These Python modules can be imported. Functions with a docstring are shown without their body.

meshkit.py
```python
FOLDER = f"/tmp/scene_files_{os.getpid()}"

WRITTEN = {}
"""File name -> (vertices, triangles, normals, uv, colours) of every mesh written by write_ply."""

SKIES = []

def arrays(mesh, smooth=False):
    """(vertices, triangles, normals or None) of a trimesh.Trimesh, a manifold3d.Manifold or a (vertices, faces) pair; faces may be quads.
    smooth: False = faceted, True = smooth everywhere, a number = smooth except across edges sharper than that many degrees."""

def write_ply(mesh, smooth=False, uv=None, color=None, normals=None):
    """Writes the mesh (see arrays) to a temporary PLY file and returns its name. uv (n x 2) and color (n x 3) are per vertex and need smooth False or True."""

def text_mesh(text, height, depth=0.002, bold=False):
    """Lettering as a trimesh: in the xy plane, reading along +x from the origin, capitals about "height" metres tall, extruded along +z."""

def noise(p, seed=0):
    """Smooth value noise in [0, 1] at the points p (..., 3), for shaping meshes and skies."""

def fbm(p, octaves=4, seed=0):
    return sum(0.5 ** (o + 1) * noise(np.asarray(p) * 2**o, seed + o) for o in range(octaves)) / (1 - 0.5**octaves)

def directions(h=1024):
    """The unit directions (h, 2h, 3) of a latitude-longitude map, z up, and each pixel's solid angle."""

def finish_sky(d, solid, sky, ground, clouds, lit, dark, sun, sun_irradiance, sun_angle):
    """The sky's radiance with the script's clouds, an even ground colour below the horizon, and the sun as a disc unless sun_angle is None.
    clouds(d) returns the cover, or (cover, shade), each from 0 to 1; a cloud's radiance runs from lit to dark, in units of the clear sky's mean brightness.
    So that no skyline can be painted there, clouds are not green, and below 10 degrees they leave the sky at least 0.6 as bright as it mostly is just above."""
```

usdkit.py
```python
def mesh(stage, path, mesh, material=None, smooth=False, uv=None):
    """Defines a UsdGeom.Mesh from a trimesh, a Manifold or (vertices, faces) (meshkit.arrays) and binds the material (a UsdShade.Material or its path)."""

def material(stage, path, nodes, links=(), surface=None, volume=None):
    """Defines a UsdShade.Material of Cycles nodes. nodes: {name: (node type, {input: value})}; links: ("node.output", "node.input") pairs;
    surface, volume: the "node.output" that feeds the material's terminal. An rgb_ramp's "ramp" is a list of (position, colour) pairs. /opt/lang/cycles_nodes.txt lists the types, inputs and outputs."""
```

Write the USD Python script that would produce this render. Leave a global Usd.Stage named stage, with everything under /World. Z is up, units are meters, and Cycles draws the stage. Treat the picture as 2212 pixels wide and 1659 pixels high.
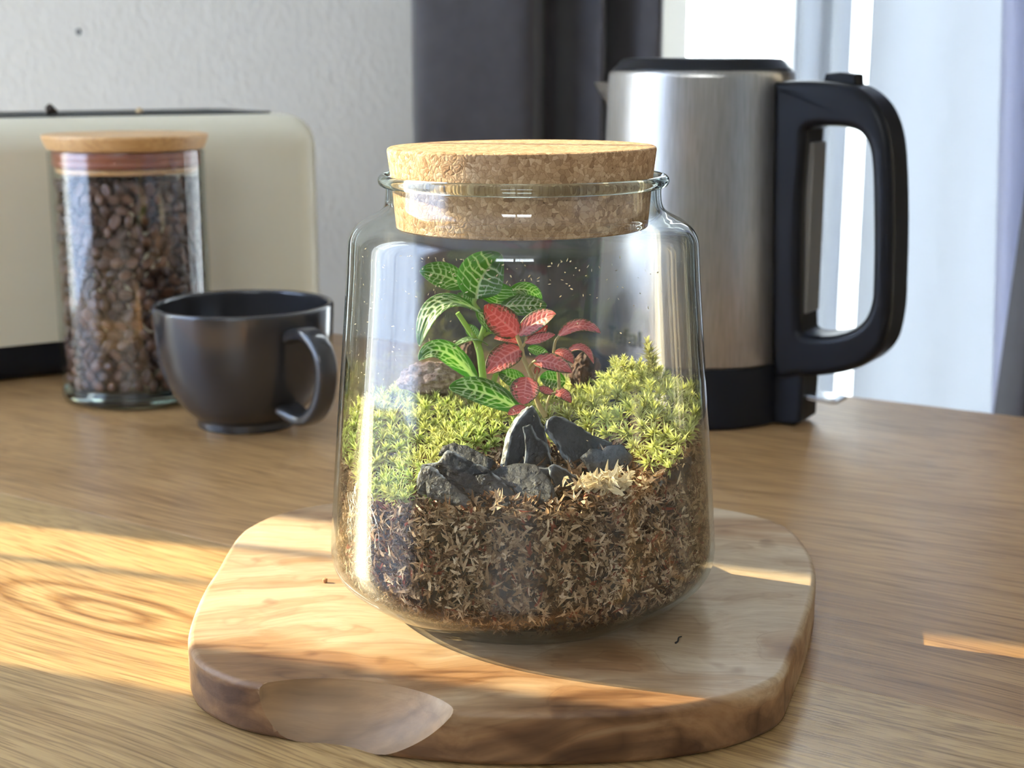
import math, random
import numpy as np, trimesh, usdkit, meshkit
from shapely.geometry import Polygon, box as sbox, Point
from pxr import Usd, UsdGeom, UsdLux, UsdShade, Gf, Sdf, Vt

stage = Usd.Stage.CreateInMemory()
UsdGeom.SetStageUpAxis(stage, 'Z')
UsdGeom.SetStageMetersPerUnit(stage, 1.0)
UsdGeom.Xform.Define(stage, '/World')
PI = math.pi
rnd = random.Random(7)
rs = np.random.RandomState(11)

# ------------------------------------------------------------------ camera, sun, sky, exposure
H, PITCH, FPX = 0.23, math.radians(12.35), 3100.0        # eye height over the table top, pitch, focal length in pixels
cam = UsdGeom.Camera.Define(stage, '/World/camera')
cam.CreateHorizontalApertureAttr(36.0)
cam.CreateVerticalApertureAttr(27.0)
cam.CreateFocalLengthAttr(36.0 * FPX / 2212)
cam.CreateFStopAttr(15.0)
cam.CreateFocusDistanceAttr(0.53)
cam.CreateClippingRangeAttr(Gf.Vec2f(0.02, 200.0))
cam.CreateExposureAttr(0.22)
cx = UsdGeom.Xformable(cam)
cx.AddTranslateOp().Set(Gf.Vec3d(0, 0, H))
cx.AddRotateXOp().Set(90 - math.degrees(PITCH))

SUN_TO = np.array([-0.945, 0.327, 0.425])                 # towards the sun: low, from the left and a little behind
SUN_TO = SUN_TO / np.linalg.norm(SUN_TO)
sun = UsdLux.DistantLight.Define(stage, '/World/sun')
sun.CreateIntensityAttr(4.3)
sun.CreateAngleAttr(0.4)
sun.CreateNormalizeAttr(True)
sun.CreateColorAttr(Gf.Vec3f(1.0, 0.84, 0.52))
rot = Gf.Rotation(Gf.Vec3d(0, 0, 1), Gf.Vec3d(*map(float, SUN_TO)))
UsdGeom.Xformable(sun).AddTransformOp().Set(Gf.Matrix4d().SetRotate(rot))
sky = UsdLux.DomeLight.Define(stage, '/World/sky')
sky.CreateIntensityAttr(3.4)
sky.CreateColorAttr(Gf.Vec3f(0.86, 0.94, 1.0))

# ------------------------------------------------------------------ helpers
CP, SP = math.cos(PITCH), math.sin(PITCH)


def ray(px, py):
    u, v = (px - 1106) / FPX, -(py - 829.5) / FPX
    return np.array([u, CP + v * SP, -SP + v * CP])


def at_z(px, py, z):
    d = ray(px, py)
    return np.array([0, 0, H]) + d * ((z - H) / d[2])


def at_y(px, py, y):
    d = ray(px, py)
    return np.array([0, 0, H]) + d * (y / d[1])


def nz(v):
    v = np.asarray(v, float)
    return v / max(np.linalg.norm(v), 1e-12)


used = {}


def numbered(path):
    n = used.get(path, -1) + 1
    used[path] = n
    return path if n == 0 else f'{path}_{n:03d}'


def tag(prim, label=None, cat=None, group=None, kind=None):
    p = prim.GetPrim() if hasattr(prim, 'GetPrim') else prim
    for k, v in (('label', label), ('category', cat), ('group', group), ('kind', kind)):
        if v:
            p.SetCustomDataByKey(k, v)
    return prim


def thing(name, label, cat, loc=(0, 0, 0), rotz=0.0, group=None, kind=None):
    x = UsdGeom.Xform.Define(stage, numbered('/World/' + name))
    x.AddTranslateOp().Set(Gf.Vec3d(*map(float, loc)))
    if rotz:
        x.AddRotateZOp().Set(math.degrees(rotz))
    return tag(x.GetPrim(), label, cat, group, kind)


def obj(name, mesh, mat, parent=None, smooth=False, uv=None, pv=None, label=None):
    base = '/World' if parent is None else str((parent.GetPrim() if hasattr(parent, 'GetPrim') else parent).GetPath())
    m = usdkit.mesh(stage, numbered(f'{base}/{name}'), mesh, mat, smooth=smooth, uv=uv)
    for k, a in (pv or {}).items():
        UsdGeom.PrimvarsAPI(m).CreatePrimvar(k, Sdf.ValueTypeNames.FloatArray, 'vertex').Set(Vt.FloatArray.FromNumpy(np.asarray(a, np.float32)))
    if label:
        m.GetPrim().SetCustomDataByKey('label', label)
    return m


def struct(name, mesh, mat, smooth=False):
    return tag(obj(name, mesh, mat, None, smooth), kind='structure')


def cat(ms):
    ms = [m for m in ms if m is not None]
    v, f, n = [], [], 0
    for m in ms:
        if not isinstance(m, tuple):
            m = (np.array(m.vertices), np.array(m.faces))
        v.append(m[0]); f.append(np.asarray(m[1]) + n); n += len(m[0])
    return np.vstack(v), np.vstack(f)


def tm(m):
    return trimesh.Trimesh(np.asarray(m[0]), np.asarray(m[1]), process=False) if isinstance(m, tuple) else m


def bx(x0, x1, y0, y1, z0, z1):
    m = trimesh.creation.box((x1 - x0, y1 - y0, z1 - z0))
    m.apply_translation(((x0 + x1) / 2, (y0 + y1) / 2, (z0 + z1) / 2))
    return m


def lathe(profile, n=96, closed=False, a0=0.0):
    """Surface of revolution about z of the (r, z) points."""
    p = np.asarray(profile, float)
    a = np.linspace(0, 2 * PI, n, endpoint=False) + a0
    v = np.stack([p[:, None, 0] * np.cos(a), p[:, None, 0] * np.sin(a), np.broadcast_to(p[:, None, 1], (len(p), n))], -1).reshape(-1, 3)
    f, k = [], len(p)
    for i in range(k if closed else k - 1):
        i2 = (i + 1) % k
        for j in range(n):
            j2 = (j + 1) % n
            A, B, C, D = i * n + j, i * n + j2, i2 * n + j2, i2 * n + j
            if p[i, 0] > 1e-9:
                f.append((A, B, C))
            if p[i2, 0] > 1e-9:
                f.append((A, C, D))
    m = trimesh.Trimesh(v, np.array(f), process=True)
    m.update_faces(m.nondegenerate_faces())
    if m.volume < 0:
        m.invert()
    return m


def arc(c, r, a0, a1, n=6):
    a = np.radians(np.linspace(a0, a1, n))
    return [(c[0] + r * math.cos(t), c[1] + r * math.sin(t)) for t in a]


def spline(pts, n=40):
    """Catmull-Rom through the points."""
    p = np.asarray(pts, float)
    P = np.vstack([2 * p[0] - p[1], p, 2 * p[-1] - p[-2]])
    k = len(p) - 1
    u = np.linspace(0, k - 1e-9, n)
    i = u.astype(int); t = (u - i)[:, None]
    a, b, c, d = P[i], P[i + 1], P[i + 2], P[i + 3]
    return 0.5 * (2 * b + (c - a) * t + (2 * a - 5 * b + 4 * c - d) * t ** 2 + (3 * b - a - 3 * c + d) * t ** 3)


def tube(pts, radii, sides=8, cap=True):
    p = np.asarray(pts, float)
    n = len(p)
    r = np.broadcast_to(np.asarray(radii, float), (n,))
    t = np.gradient(p, axis=0)
    t /= np.linalg.norm(t, axis=1, keepdims=True) + 1e-12
    ref = np.array([0, 0, 1.0]) if abs(t[:, 2]).mean() < .8 else np.array([1.0, 0, 0])
    a = np.cross(t, ref); a /= np.linalg.norm(a, axis=1, keepdims=True) + 1e-12
    b = np.cross(t, a)
    g = np.arange(sides) * 2 * PI / sides
    v = (p[:, None] + r[:, None, None] * (np.cos(g)[None, :, None] * a[:, None] + np.sin(g)[None, :, None] * b[:, None])).reshape(-1, 3)
    i, j = np.meshgrid(np.arange(n - 1), np.arange(sides), indexing='ij')
    q = np.stack([i * sides + j, i * sides + (j + 1) % sides, (i + 1) * sides + (j + 1) % sides, (i + 1) * sides + j], -1).reshape(-1, 4)
    f = np.vstack([q[:, [0, 1, 2]], q[:, [0, 2, 3]]])
    if cap:
        m = len(v)
        v = np.vstack([v, p[0], p[-1]])
        k = np.arange(sides)
        f = np.vstack([f, np.stack([np.full(sides, m), (k + 1) % sides, k], 1), np.stack([np.full(sides, m + 1), (n - 1) * sides + k, (n - 1) * sides + (k + 1) % sides], 1)])
    return v, f


def offset_poly(poly, d):
    return poly.buffer(d, join_style=1, quad_segs=6)


def ring_pts(poly, n):
    r = poly.exterior
    return np.array([r.interpolate(t, normalized=True).coords[0] for t in np.linspace(0, 1, n, endpoint=False)])


def extrude_round(poly, h, r=0.002, steps=4):
    """Extruded polygon (holes kept) with rounded top and bottom edges, as a stack of inset outlines hulled by layers."""
    ms = []
    layers = []
    for k in range(steps + 1):
        a = k / steps * PI / 2
        layers.append((r * (1 - math.sin(a)), r * (1 - math.cos(a))))
    # layers: (inset, height) from the flat face to the side
    parts = []
    zs = [(i, z) for i, z in layers] + [(i, h - z) for i, z in reversed(layers)]
    n_ext = max(160, int(poly.exterior.length / 0.0015))
    n_ext = min(n_ext, 400)

    def rings(p):
        out = [np.array(p.exterior.coords)[:-1]]
        return out
    holes = [Polygon(i) for i in poly.interiors]
    shells = [(Polygon(poly.exterior), 1)] + [(q, -1) for q in holes]
    V, F = [], []
    cnt = 0
    first, last = [], []
    for q, sgn in shells:
        c = None
        base = ring_pts(q, n_ext)
        # per-vertex inward normal of the outline
        t = np.roll(base, -1, 0) - np.roll(base, 1, 0)
        nn = np.stack([-t[:, 1], t[:, 0]], 1)
        nn /= np.linalg.norm(nn, axis=1, keepdims=True) + 1e-12
        area = 0.5 * np.sum(base[:, 0] * np.roll(base[:, 1], -1) - np.roll(base[:, 0], -1) * base[:, 1])
        if area < 0:
            nn = -nn
        nn = nn * sgn
        L = []
        for i, z in zs:
            b = base + nn * i
            V.append(np.column_stack([b, np.full(len(b), z)])); L.append(cnt); cnt += len(b)
        k = np.arange(n_ext); k2 = (k + 1) % n_ext
        for a, b in zip(L[:-1], L[1:]):
            F.append(np.stack([a + k, a + k2, b + k2], 1)); F.append(np.stack([a + k, b + k2, b + k], 1))
        first.append(base + nn * zs[0][0]); last.append((L[0], L[-1]))
    cap = Polygon(first[0], first[1:])
    cv, cf = trimesh.creation.triangulate_polygon(cap, engine='earcut')
    allv = np.vstack(V)
    tree = {}
    for (lo, hi), ring in zip(last, first):
        for j, p in enumerate(ring):
            tree[(round(p[0], 7), round(p[1], 7))] = (lo + j, hi + j)
    for which, flip in ((0, True), (1, False)):
        ids = np.array([tree[(round(p[0], 7), round(p[1], 7))][which] for p in cv])
        t = ids[cf]
        F.append(t[:, ::-1] if flip else t)
    m = trimesh.Trimesh(allv, np.vstack(F), process=True)
    m.fix_normals()
    return m


def noise3(p, scale, octaves=3, seed=0):
    return meshkit.fbm(np.asarray(p) * scale + 57.3, octaves, seed) - 0.5


# ------------------------------------------------------------------ materials
LK = '/World/Looks/'


def M(name, nodes, links=(), surface='p.BSDF'):
    return usdkit.material(stage, LK + name, nodes, links, surface=surface)


def plain(name, color, rough=0.5, **kw):
    return M(name, {'p': ('principled_bsdf', dict(base_color=color, roughness=rough, **kw))})


def glass_thin(name, tint, rough=0.0, strength=1.0, edge=2.5):
    """Clear glass wall that lets the sun through: mirror by the facing angle, the rest straight through."""
    return M(name, {
        'lw': ('layer_weight', {'blend': 0.5}),
        'p5': ('math', {'math_type': 'power', 'value2': 5.0}),
        'mul': ('math', {'math_type': 'multiply_add', 'value2': 0.90 * strength, 'value3': 0.045 * strength}),
        'pe': ('math', {'math_type': 'power', 'value2': edge}),
        'tint': ('mix', {'mix_type': 'mix', 'color1': (0.985, 0.99, 0.985), 'color2': tint}),
        't': ('transparent_bsdf', {}),
        'g': ('glossy_bsdf', {'color': (1, 1, 1), 'roughness': rough}),
        'm': ('mix_closure', {}),
    }, [('lw.facing', 'p5.value1'), ('p5.value', 'mul.value1'), ('lw.facing', 'pe.value1'), ('pe.value', 'tint.fac'), ('tint.color', 't.color'),
        ('mul.value', 'm.fac'), ('t.BSDF', 'm.closure1'), ('g.BSDF', 'm.closure2')], surface='m.closure')


def wood(name, cols, rot_z, stretch=(3, 60, 60), ring=0.35, seed=(0, 0, 0), rough=0.36, bump=0.06, pore=0.55, lens=None, spec=0.7):
    """Straight-grained oak: long fine fibres, wavy growth bands and dark pores. Grain runs along the local x after rot_z."""
    n = {
        'tc': ('texture_coordinate', {}),
        'mp': ('mapping', {'rotation': (0, 0, -rot_z), 'location': seed}),
        'warpn': ('noise_texture', {'scale': 3.2, 'detail': 1.0}),
        'warps': ('vector_math', {'vector_math_type': 'scale', 'math_type': 'scale', 'scale': 0.05}),
        'add': ('vector_math', {'math_type': 'add'}),
        'm1': ('mapping', {'scale': (stretch[0], stretch[1], stretch[2])}),
        'fib': ('noise_texture', {'scale': 6.0, 'detail': 3.0, 'roughness': 0.62}),
        'm2': ('mapping', {'scale': (1.1, 11.0, 11.0)}),
        'band': ('noise_texture', {'scale': 3.0, 'detail': 1.0, 'roughness': 0.5}),
        'bm': ('math', {'math_type': 'multiply', 'value2': 11.0}),
        'bs': ('math', {'math_type': 'sine'}),
        'b01': ('map_range', {'from_min': -1.0, 'from_max': 1.0, 'to_min': 0.0, 'to_max': 1.0}),
        'bp': ('math', {'math_type': 'power', 'value2': 2.2}),
        'm3': ('mapping', {'scale': (9.0, 330.0, 330.0)}),
        'por': ('noise_texture', {'scale': 2.6, 'detail': 1.0, 'roughness': 0.5}),
        'porr': ('rgb_ramp', {'ramp': [(0.0, (0, 0, 0)), (0.50, (0, 0, 0)), (0.64, (1, 1, 1)), (1.0, (1, 1, 1))]}),
        'ramp': ('rgb_ramp', {'ramp': [(0.25, cols[0]), (0.5, cols[1]), (0.75, cols[2])]}),
        'mixb': ('mix', {'mix_type': 'multiply', 'color2': (0.60, 0.50, 0.40)}),
        'bf': ('math', {'math_type': 'multiply', 'value2': ring}),
        'mixp': ('mix', {'mix_type': 'multiply', 'color2': (0.42, 0.33, 0.25)}),
        'pf': ('math', {'math_type': 'multiply', 'value2': pore}),
        'porbw': ('rgb_to_bw', {}),
        'bump': ('bump', {'strength': bump, 'distance': 0.0008, 'invert': True}),
        'rr': ('map_range', {'from_min': 0.3, 'from_max': 0.7, 'to_min': rough - 0.05, 'to_max': rough + 0.08}),
        'p': ('principled_bsdf', {'specular_ior_level': spec}),
    }
    n['warps'] = ('vector_math', {'math_type': 'scale', 'scale': 0.05})
    l = [('tc.object', 'mp.vector'), ('mp.vector', 'warpn.vector'), ('warpn.color', 'warps.vector1'), ('mp.vector', 'add.vector1'), ('warps.vector', 'add.vector2'),
         ('add.vector', 'm1.vector'), ('m1.vector', 'fib.vector'), ('add.vector', 'm2.vector'), ('m2.vector', 'band.vector'), ('band.fac', 'bm.value1'), ('bm.value', 'bs.value1'),
         ('bs.value', 'b01.value'), ('b01.result', 'bp.value1'), ('bp.value', 'bf.value1'), ('add.vector', 'm3.vector'), ('m3.vector', 'por.vector'), ('por.fac', 'porr.fac'), ('porr.color', 'porbw.color'),
         ('porbw.val', 'pf.value1'), ('fib.fac', 'ramp.fac'), ('ramp.color', 'mixb.color1'), ('bf.value', 'mixb.fac'), ('mixb.color', 'mixp.color1'), ('pf.value', 'mixp.fac'),
         ('mixp.color', 'p.base_color'), ('porbw.val', 'bump.height'), ('bump.normal', 'p.normal'), ('fib.fac', 'rr.value'), ('rr.result', 'p.roughness')]
    if lens:
        n |= {'l1': ('vector_math', {'math_type': 'subtract', 'vector2': (lens[0], lens[1], 0)}), 'l2': ('vector_math', {'math_type': 'multiply', 'vector2': (1.0, lens[2], 0)}), 'lw': ('noise_texture', {'scale': 60.0, 'detail': 3.0}), 'lws': ('vector_math', {'math_type': 'scale', 'scale': 0.012}), 'lwa': ('vector_math', {'math_type': 'add'}),
              'l3': ('vector_math', {'math_type': 'length'}), 'l4': ('math', {'math_type': 'power', 'value2': 0.8}), 'l5': ('math', {'math_type': 'multiply', 'value2': lens[3]}), 'l6': ('math', {'math_type': 'pingpong', 'value2': 1.0}), 'l7': ('map_range', {'from_min': 0.0, 'from_max': 0.75, 'to_min': 0.95, 'to_max': 0.0, 'clamp': True}),
              'lm': ('map_range', {'from_min': lens[4] * .55, 'from_max': lens[4], 'to_min': 1.0, 'to_max': 0.0, 'clamp': True}), 'lf': ('math', {'math_type': 'multiply'}), 'lx': ('mix', {'mix_type': 'multiply', 'color2': (0.50, 0.36, 0.20)}), 'inv': ('math', {'math_type': 'subtract', 'value1': 1.0}), 'bf2': ('math', {'math_type': 'multiply'})}
        l = [x for x in l if x not in (('mixp.color', 'p.base_color'), ('bf.value', 'mixb.fac'))] + [('mp.vector', 'l1.vector1'), ('l1.vector', 'l2.vector1'), ('l2.vector', 'lw.vector'), ('lw.color', 'lws.vector1'), ('l2.vector', 'lwa.vector1'), ('lws.vector', 'lwa.vector2'), ('lwa.vector', 'l3.vector1'), ('l3.value', 'l4.value1'), ('l4.value', 'l5.value1'), ('l5.value', 'l6.value1'), ('l6.value', 'l7.value'),
             ('l3.value', 'lm.value'), ('lm.result', 'lf.value1'), ('l7.result', 'lf.value2'), ('lf.value', 'lx.fac'), ('mixp.color', 'lx.color1'), ('lx.color', 'p.base_color'), ('lm.result', 'inv.value2'), ('inv.value', 'bf2.value1'), ('bf.value', 'bf2.value2'), ('bf2.value', 'mixb.fac')]
    return M(name, n, l)


mat_wall = M('wall_paint', {
    'tc': ('texture_coordinate', {}), 'm': ('mapping', {'scale': (1.0, 1.0, 0.6)}),
    'n': ('noise_texture', {'scale': 150.0, 'detail': 2.0, 'roughness': 0.5}), 'b': ('bump', {'strength': 1.0, 'distance': 0.0017}),
    'p': ('principled_bsdf', {'base_color': (0.46, 0.42, 0.36), 'roughness': 0.75, 'specular_ior_level': 0.3})},
    [('tc.object', 'm.vector'), ('m.vector', 'n.vector'), ('n.fac', 'b.height'), ('b.normal', 'p.normal')])
mat_wall_plain = plain('wall_paint_plain', (0.52, 0.49, 0.44), 0.8, specular_ior_level=0.2)
mat_white = plain('white_paint', (0.78, 0.78, 0.76), 0.6)
mat_floor = plain('floor_oak', (0.17, 0.115, 0.07), 0.5)
mat_frame = plain('window_paint', (0.80, 0.80, 0.78), 0.35)
mat_pane = glass_thin('pane_glass', (0.9, 0.95, 0.93))
mat_facade = plain('pale_render', (0.75, 0.74, 0.70), 0.8)
OAK = [((0.265, 0.141, 0.052), (0.415, 0.240, 0.096), (0.525, 0.320, 0.140)), ((0.31, 0.188, 0.069), (0.455, 0.290, 0.119), (0.555, 0.368, 0.160)), ((0.28, 0.158, 0.058), (0.43, 0.262, 0.106), (0.53, 0.342, 0.150))]

# ------------------------------------------------------------------ the room
X0, X1, Y0, Y1, Z0, Z1 = -1.25, 1.9, -2.2, 1.56, -0.75, 1.75
WT = 0.12
struct('floor', bx(X0 - WT, X1 + WT, Y0 - WT, Y1 + WT, Z0 - 0.1, Z0), mat_floor)
struct('ceiling', bx(X0 - WT, X1 + WT, Y0 - WT, Y1 + WT, Z1, Z1 + 0.1), mat_white)


def wall(name, u0, u1, holes, place, mat):
    """A wall with window openings: the polygon lies in (u, z), extruded by the wall's thickness, then placed."""
    p = sbox(u0, Z0, u1, Z1)
    for h in holes:
        p = p.difference(sbox(*h))
    m = trimesh.creation.extrude_polygon(p, WT, engine='earcut')
    m.vertices = place(m.vertices)
    m.fix_normals()
    return struct(name, m, mat)


WB = (0.155, -0.72, 1.25, 1.45)          # back window (x0, z0, x1, z1)
WL = (0.05, -0.70, 1.12, 1.45)            # left window (y0, z0, y1, z1)
WR = (-1.55, -0.6, -0.45, 1.4)          # right window (y0, z0, y1, z1), behind the camera
WH = (-0.95, 0.95, 0.35, 1.62)          # high window in the rear wall, above a kitchen run
wall_back = wall('wall_back', X0 - WT, X1 + WT, [WB], lambda v: np.stack([v[:, 0], Y1 + v[:, 2], v[:, 1]], 1), mat_wall)
wall('wall_left', Y0, Y1, [WL], lambda v: np.stack([X0 - v[:, 2], v[:, 0], v[:, 1]], 1), mat_wall_plain)
wall('wall_right', Y0, Y1, [WR], lambda v: np.stack([X1 + v[:, 2], v[:, 0], v[:, 1]], 1), mat_wall_plain)
wall('wall_rear', X0 - WT, X1 + WT, [WH], lambda v: np.stack([v[:, 0], Y0 - v[:, 2], v[:, 1]], 1), mat_wall_plain)
pm = trimesh.creation.icosphere(2, 0.0028)
pm.apply_scale((1, .4, 1.3)); pm.apply_translation(at_y(169, 69, Y1 - 0.0006))
obj('nail_head', pm, plain('nail_grey', (0.12, 0.12, 0.12), 0.5), wall_back, label='small dark nail head in the plaster')


def window(n, opening, bars, place, label=None):
    a0, b0, a1, b1 = opening
    w = UsdGeom.Xform.Define(stage, f'/World/window_{n}')
    tag(w.GetPrim(), kind='structure')
    fw, d = 0.035, 0.05
    F = [bx(a0, a1, 0.04, 0.04 + d, b0, b0 + fw), bx(a0, a1, 0.04, 0.04 + d, b1 - fw, b1), bx(a0, a0 + fw, 0.04, 0.04 + d, b0 + fw, b1 - fw), bx(a1 - fw, a1, 0.04, 0.04 + d, b0 + fw, b1 - fw)]
    m = tm(cat(F)); m.vertices = place(m.vertices)
    m.fix_normals()
    obj('window_frame', m, mat_frame, w)
    xs = [a0 + fw] + [q for b in bars for q in (b[0], b[1])] + [a1 - fw]
    for b in bars:
        m = bx(b[0], b[1], 0.060 if b[1] - b[0] < .01 else 0.045, 0.070 if b[1] - b[0] < .01 else 0.085, b0 + fw, b1 - fw); m.vertices = place(m.vertices); m.fix_normals()
        obj('mullion', m, mat_frame, w)
    for k in range(0, len(xs), 2):
        q = np.array([(xs[k], .064, b0 + fw), (xs[k + 1], .064, b0 + fw), (xs[k + 1], .064, b1 - fw), (xs[k], .064, b1 - fw)])
        obj('pane', (place(q), np.array([[0, 1, 2], [0, 2, 3]])), mat_pane, w)
    return w


window(1, WL, [(1.028, 1.032), (0.52, 0.55)], lambda v: np.stack([X0 - v[:, 1], v[:, 0], v[:, 2]], 1))
window(2, WB, [(0.298, 0.318), (0.72, 0.76)], lambda v: np.stack([v[:, 0], Y1 + v[:, 1], v[:, 2]], 1))
window(3, WR, [(-1.03, -0.97)], lambda v: np.stack([X1 + v[:, 1], v[:, 0], v[:, 2]], 1))
window(4, WH, [(-0.33, -0.27)], lambda v: np.stack([v[:, 0], Y0 - v[:, 1], v[:, 2]], 1))
struct('neighbour_house_wall', bx(-9.4, -9.0, -9.0, 12.0, -4.0, 2.6), mat_facade)
struct('balcony_slab', bx(-1.4, 3.0, Y1 + WT, Y1 + 1.6, Z0 - 0.1, Z0 - 0.02), mat_facade)

# ------------------------------------------------------------------ curtains


def cloth(points, z0, z1, nz_=24, thick=0.0014, wob=0.0, lean=None, seed=0):
    """A hanging cloth: its plan line is a smooth fold line; two faces a thread apart."""
    p = spline(points, 30 * len(points))
    t = np.gradient(p, axis=0); t /= np.linalg.norm(t, axis=1, keepdims=True) + 1e-12
    nn = np.stack([-t[:, 1], t[:, 0]], 1)
    zz = np.linspace(z0, z1, nz_)
    out = []
    for s in (0.5, -0.5):
        q = p + nn * thick * s
        v = np.zeros((nz_, len(q), 3))
        v[:, :, 0] = q[None, :, 0]; v[:, :, 1] = q[None, :, 1]; v[:, :, 2] = zz[:, None]
        if lean is not None:
            v[:, :, 0] += lean * (zz[:, None] - 0.1)
        if wob:
            w = noise3(np.stack([v[:, :, 0] * 6, v[:, :, 1] * 0, v[:, :, 2] * 2.0], -1), 1.0, 2, seed) * wob
            v[:, :, 1] += w
        out.append(v.reshape(-1, 3))
    n = len(p)
    i, j = np.meshgrid(np.arange(nz_ - 1), np.arange(n - 1), indexing='ij')
    q = np.stack([i * n + j, i * n + j + 1, (i + 1) * n + j + 1, (i + 1) * n + j], -1).reshape(-1, 4)
    f = np.vstack([q[:, [0, 1, 2]], q[:, [0, 2, 3]]])
    K = nz_ * n
    edge = np.concatenate([np.arange(n - 1), [], ]).astype(int)
    F = [f, f[:, ::-1] + K]
    for col in (0, n - 1):
        a = np.arange(nz_ - 1) * n + col
        F += [np.stack([a, a + n, a + n + K], 1), np.stack([a, a + n + K, a + K], 1)]
    for row in (0, (nz_ - 1) * n):
        a = row + np.arange(n - 1)
        F += [np.stack([a, a + 1, a + 1 + K], 1), np.stack([a, a + 1 + K, a + K], 1)]
    return np.vstack(out), np.vstack(F)


def weave(name, color, c2, trans, ttint, rough=0.9, scale=900.0, bump=0.5, through=0.0):
    n = {
        'tc': ('texture_coordinate', {}), 'm': ('mapping', {'scale': (1.0, 1.0, 1.0), 'rotation': (0, 0.6, 0)}),
        'n1': ('noise_texture', {'scale': scale, 'detail': 2.0}), 'n2': ('noise_texture', {'scale': 60.0, 'detail': 3.0}),
        'mx': ('mix', {'mix_type': 'mix', 'color1': color, 'color2': c2}), 'b': ('bump', {'strength': bump, 'distance': 0.0008}),
        'mul': ('math', {'math_type': 'multiply'}),
        'd': ('principled_bsdf', {'roughness': rough, 'specular_ior_level': 0.1, 'sheen_weight': 0.25, 'sheen_roughness': 0.5}), 't': ('translucent_bsdf', {'color': ttint}), 'mc': ('mix_closure', {'fac': trans}),
        'tr': ('transparent_bsdf', {'color': (0.96, 0.98, 1.0)}), 'mt': ('mix_closure', {'fac': through})}
    l = [('tc.object', 'm.vector'), ('m.vector', 'n1.vector'), ('tc.object', 'n2.vector'), ('n1.fac', 'mul.value1'), ('n2.fac', 'mul.value2'), ('mul.value', 'mx.fac'), ('mx.color', 'd.base_color'),
         ('n1.fac', 'b.height'), ('b.normal', 'd.normal'), ('d.BSDF', 'mc.closure1'), ('t.BSDF', 'mc.closure2')]
    if not through:
        del n['tr'], n['mt']
        return M(name, n, l, surface='mc.closure')
    return M(name, n, l + [('mc.closure', 'mt.closure1'), ('tr.BSDF', 'mt.closure2')], surface='mt.closure')


def voile(name, color, trans, ttint):
    return M(name, {'d': ('diffuse_bsdf', {'color': color}), 't': ('translucent_bsdf', {'color': ttint}), 'mc': ('mix_closure', {'fac': trans})}, [('d.BSDF', 'mc.closure1'), ('t.BSDF', 'mc.closure2')], surface='mc.closure')


mat_charcoal = weave('charcoal_cloth', (0.060, 0.054, 0.056), (0.125, 0.115, 0.118), 0.08, (0.30, 0.30, 0.34))
mat_sheer = voile('sheer_voile', (0.74, 0.77, 0.80), 0.62, (0.53, 0.55, 0.585))
mat_voile = voile('side_voile', (0.82, 0.83, 0.85), 0.86, (0.66, 0.75, 0.94))
mat_grey_voile = voile('grey_voile', (0.52, 0.54, 0.57), 0.55, (0.30, 0.33, 0.37))
mat_lilac = weave('lilac_cloth', (0.46, 0.47, 0.56), (0.54, 0.55, 0.63), 0.62, (0.78, 0.80, 0.92), scale=500)
mat_lace = weave('lace_voile', (0.80, 0.82, 0.84), (0.85, 0.86, 0.87), 0.75, (0.98, 0.98, 0.97), scale=420)


def plan(px, y, dy=0.0):
    """Plan point of the picture column px at depth y (at the eye's height)."""
    return ((px - 1106) / FPX * (y * CP + 0.03) , y + dy)


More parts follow.
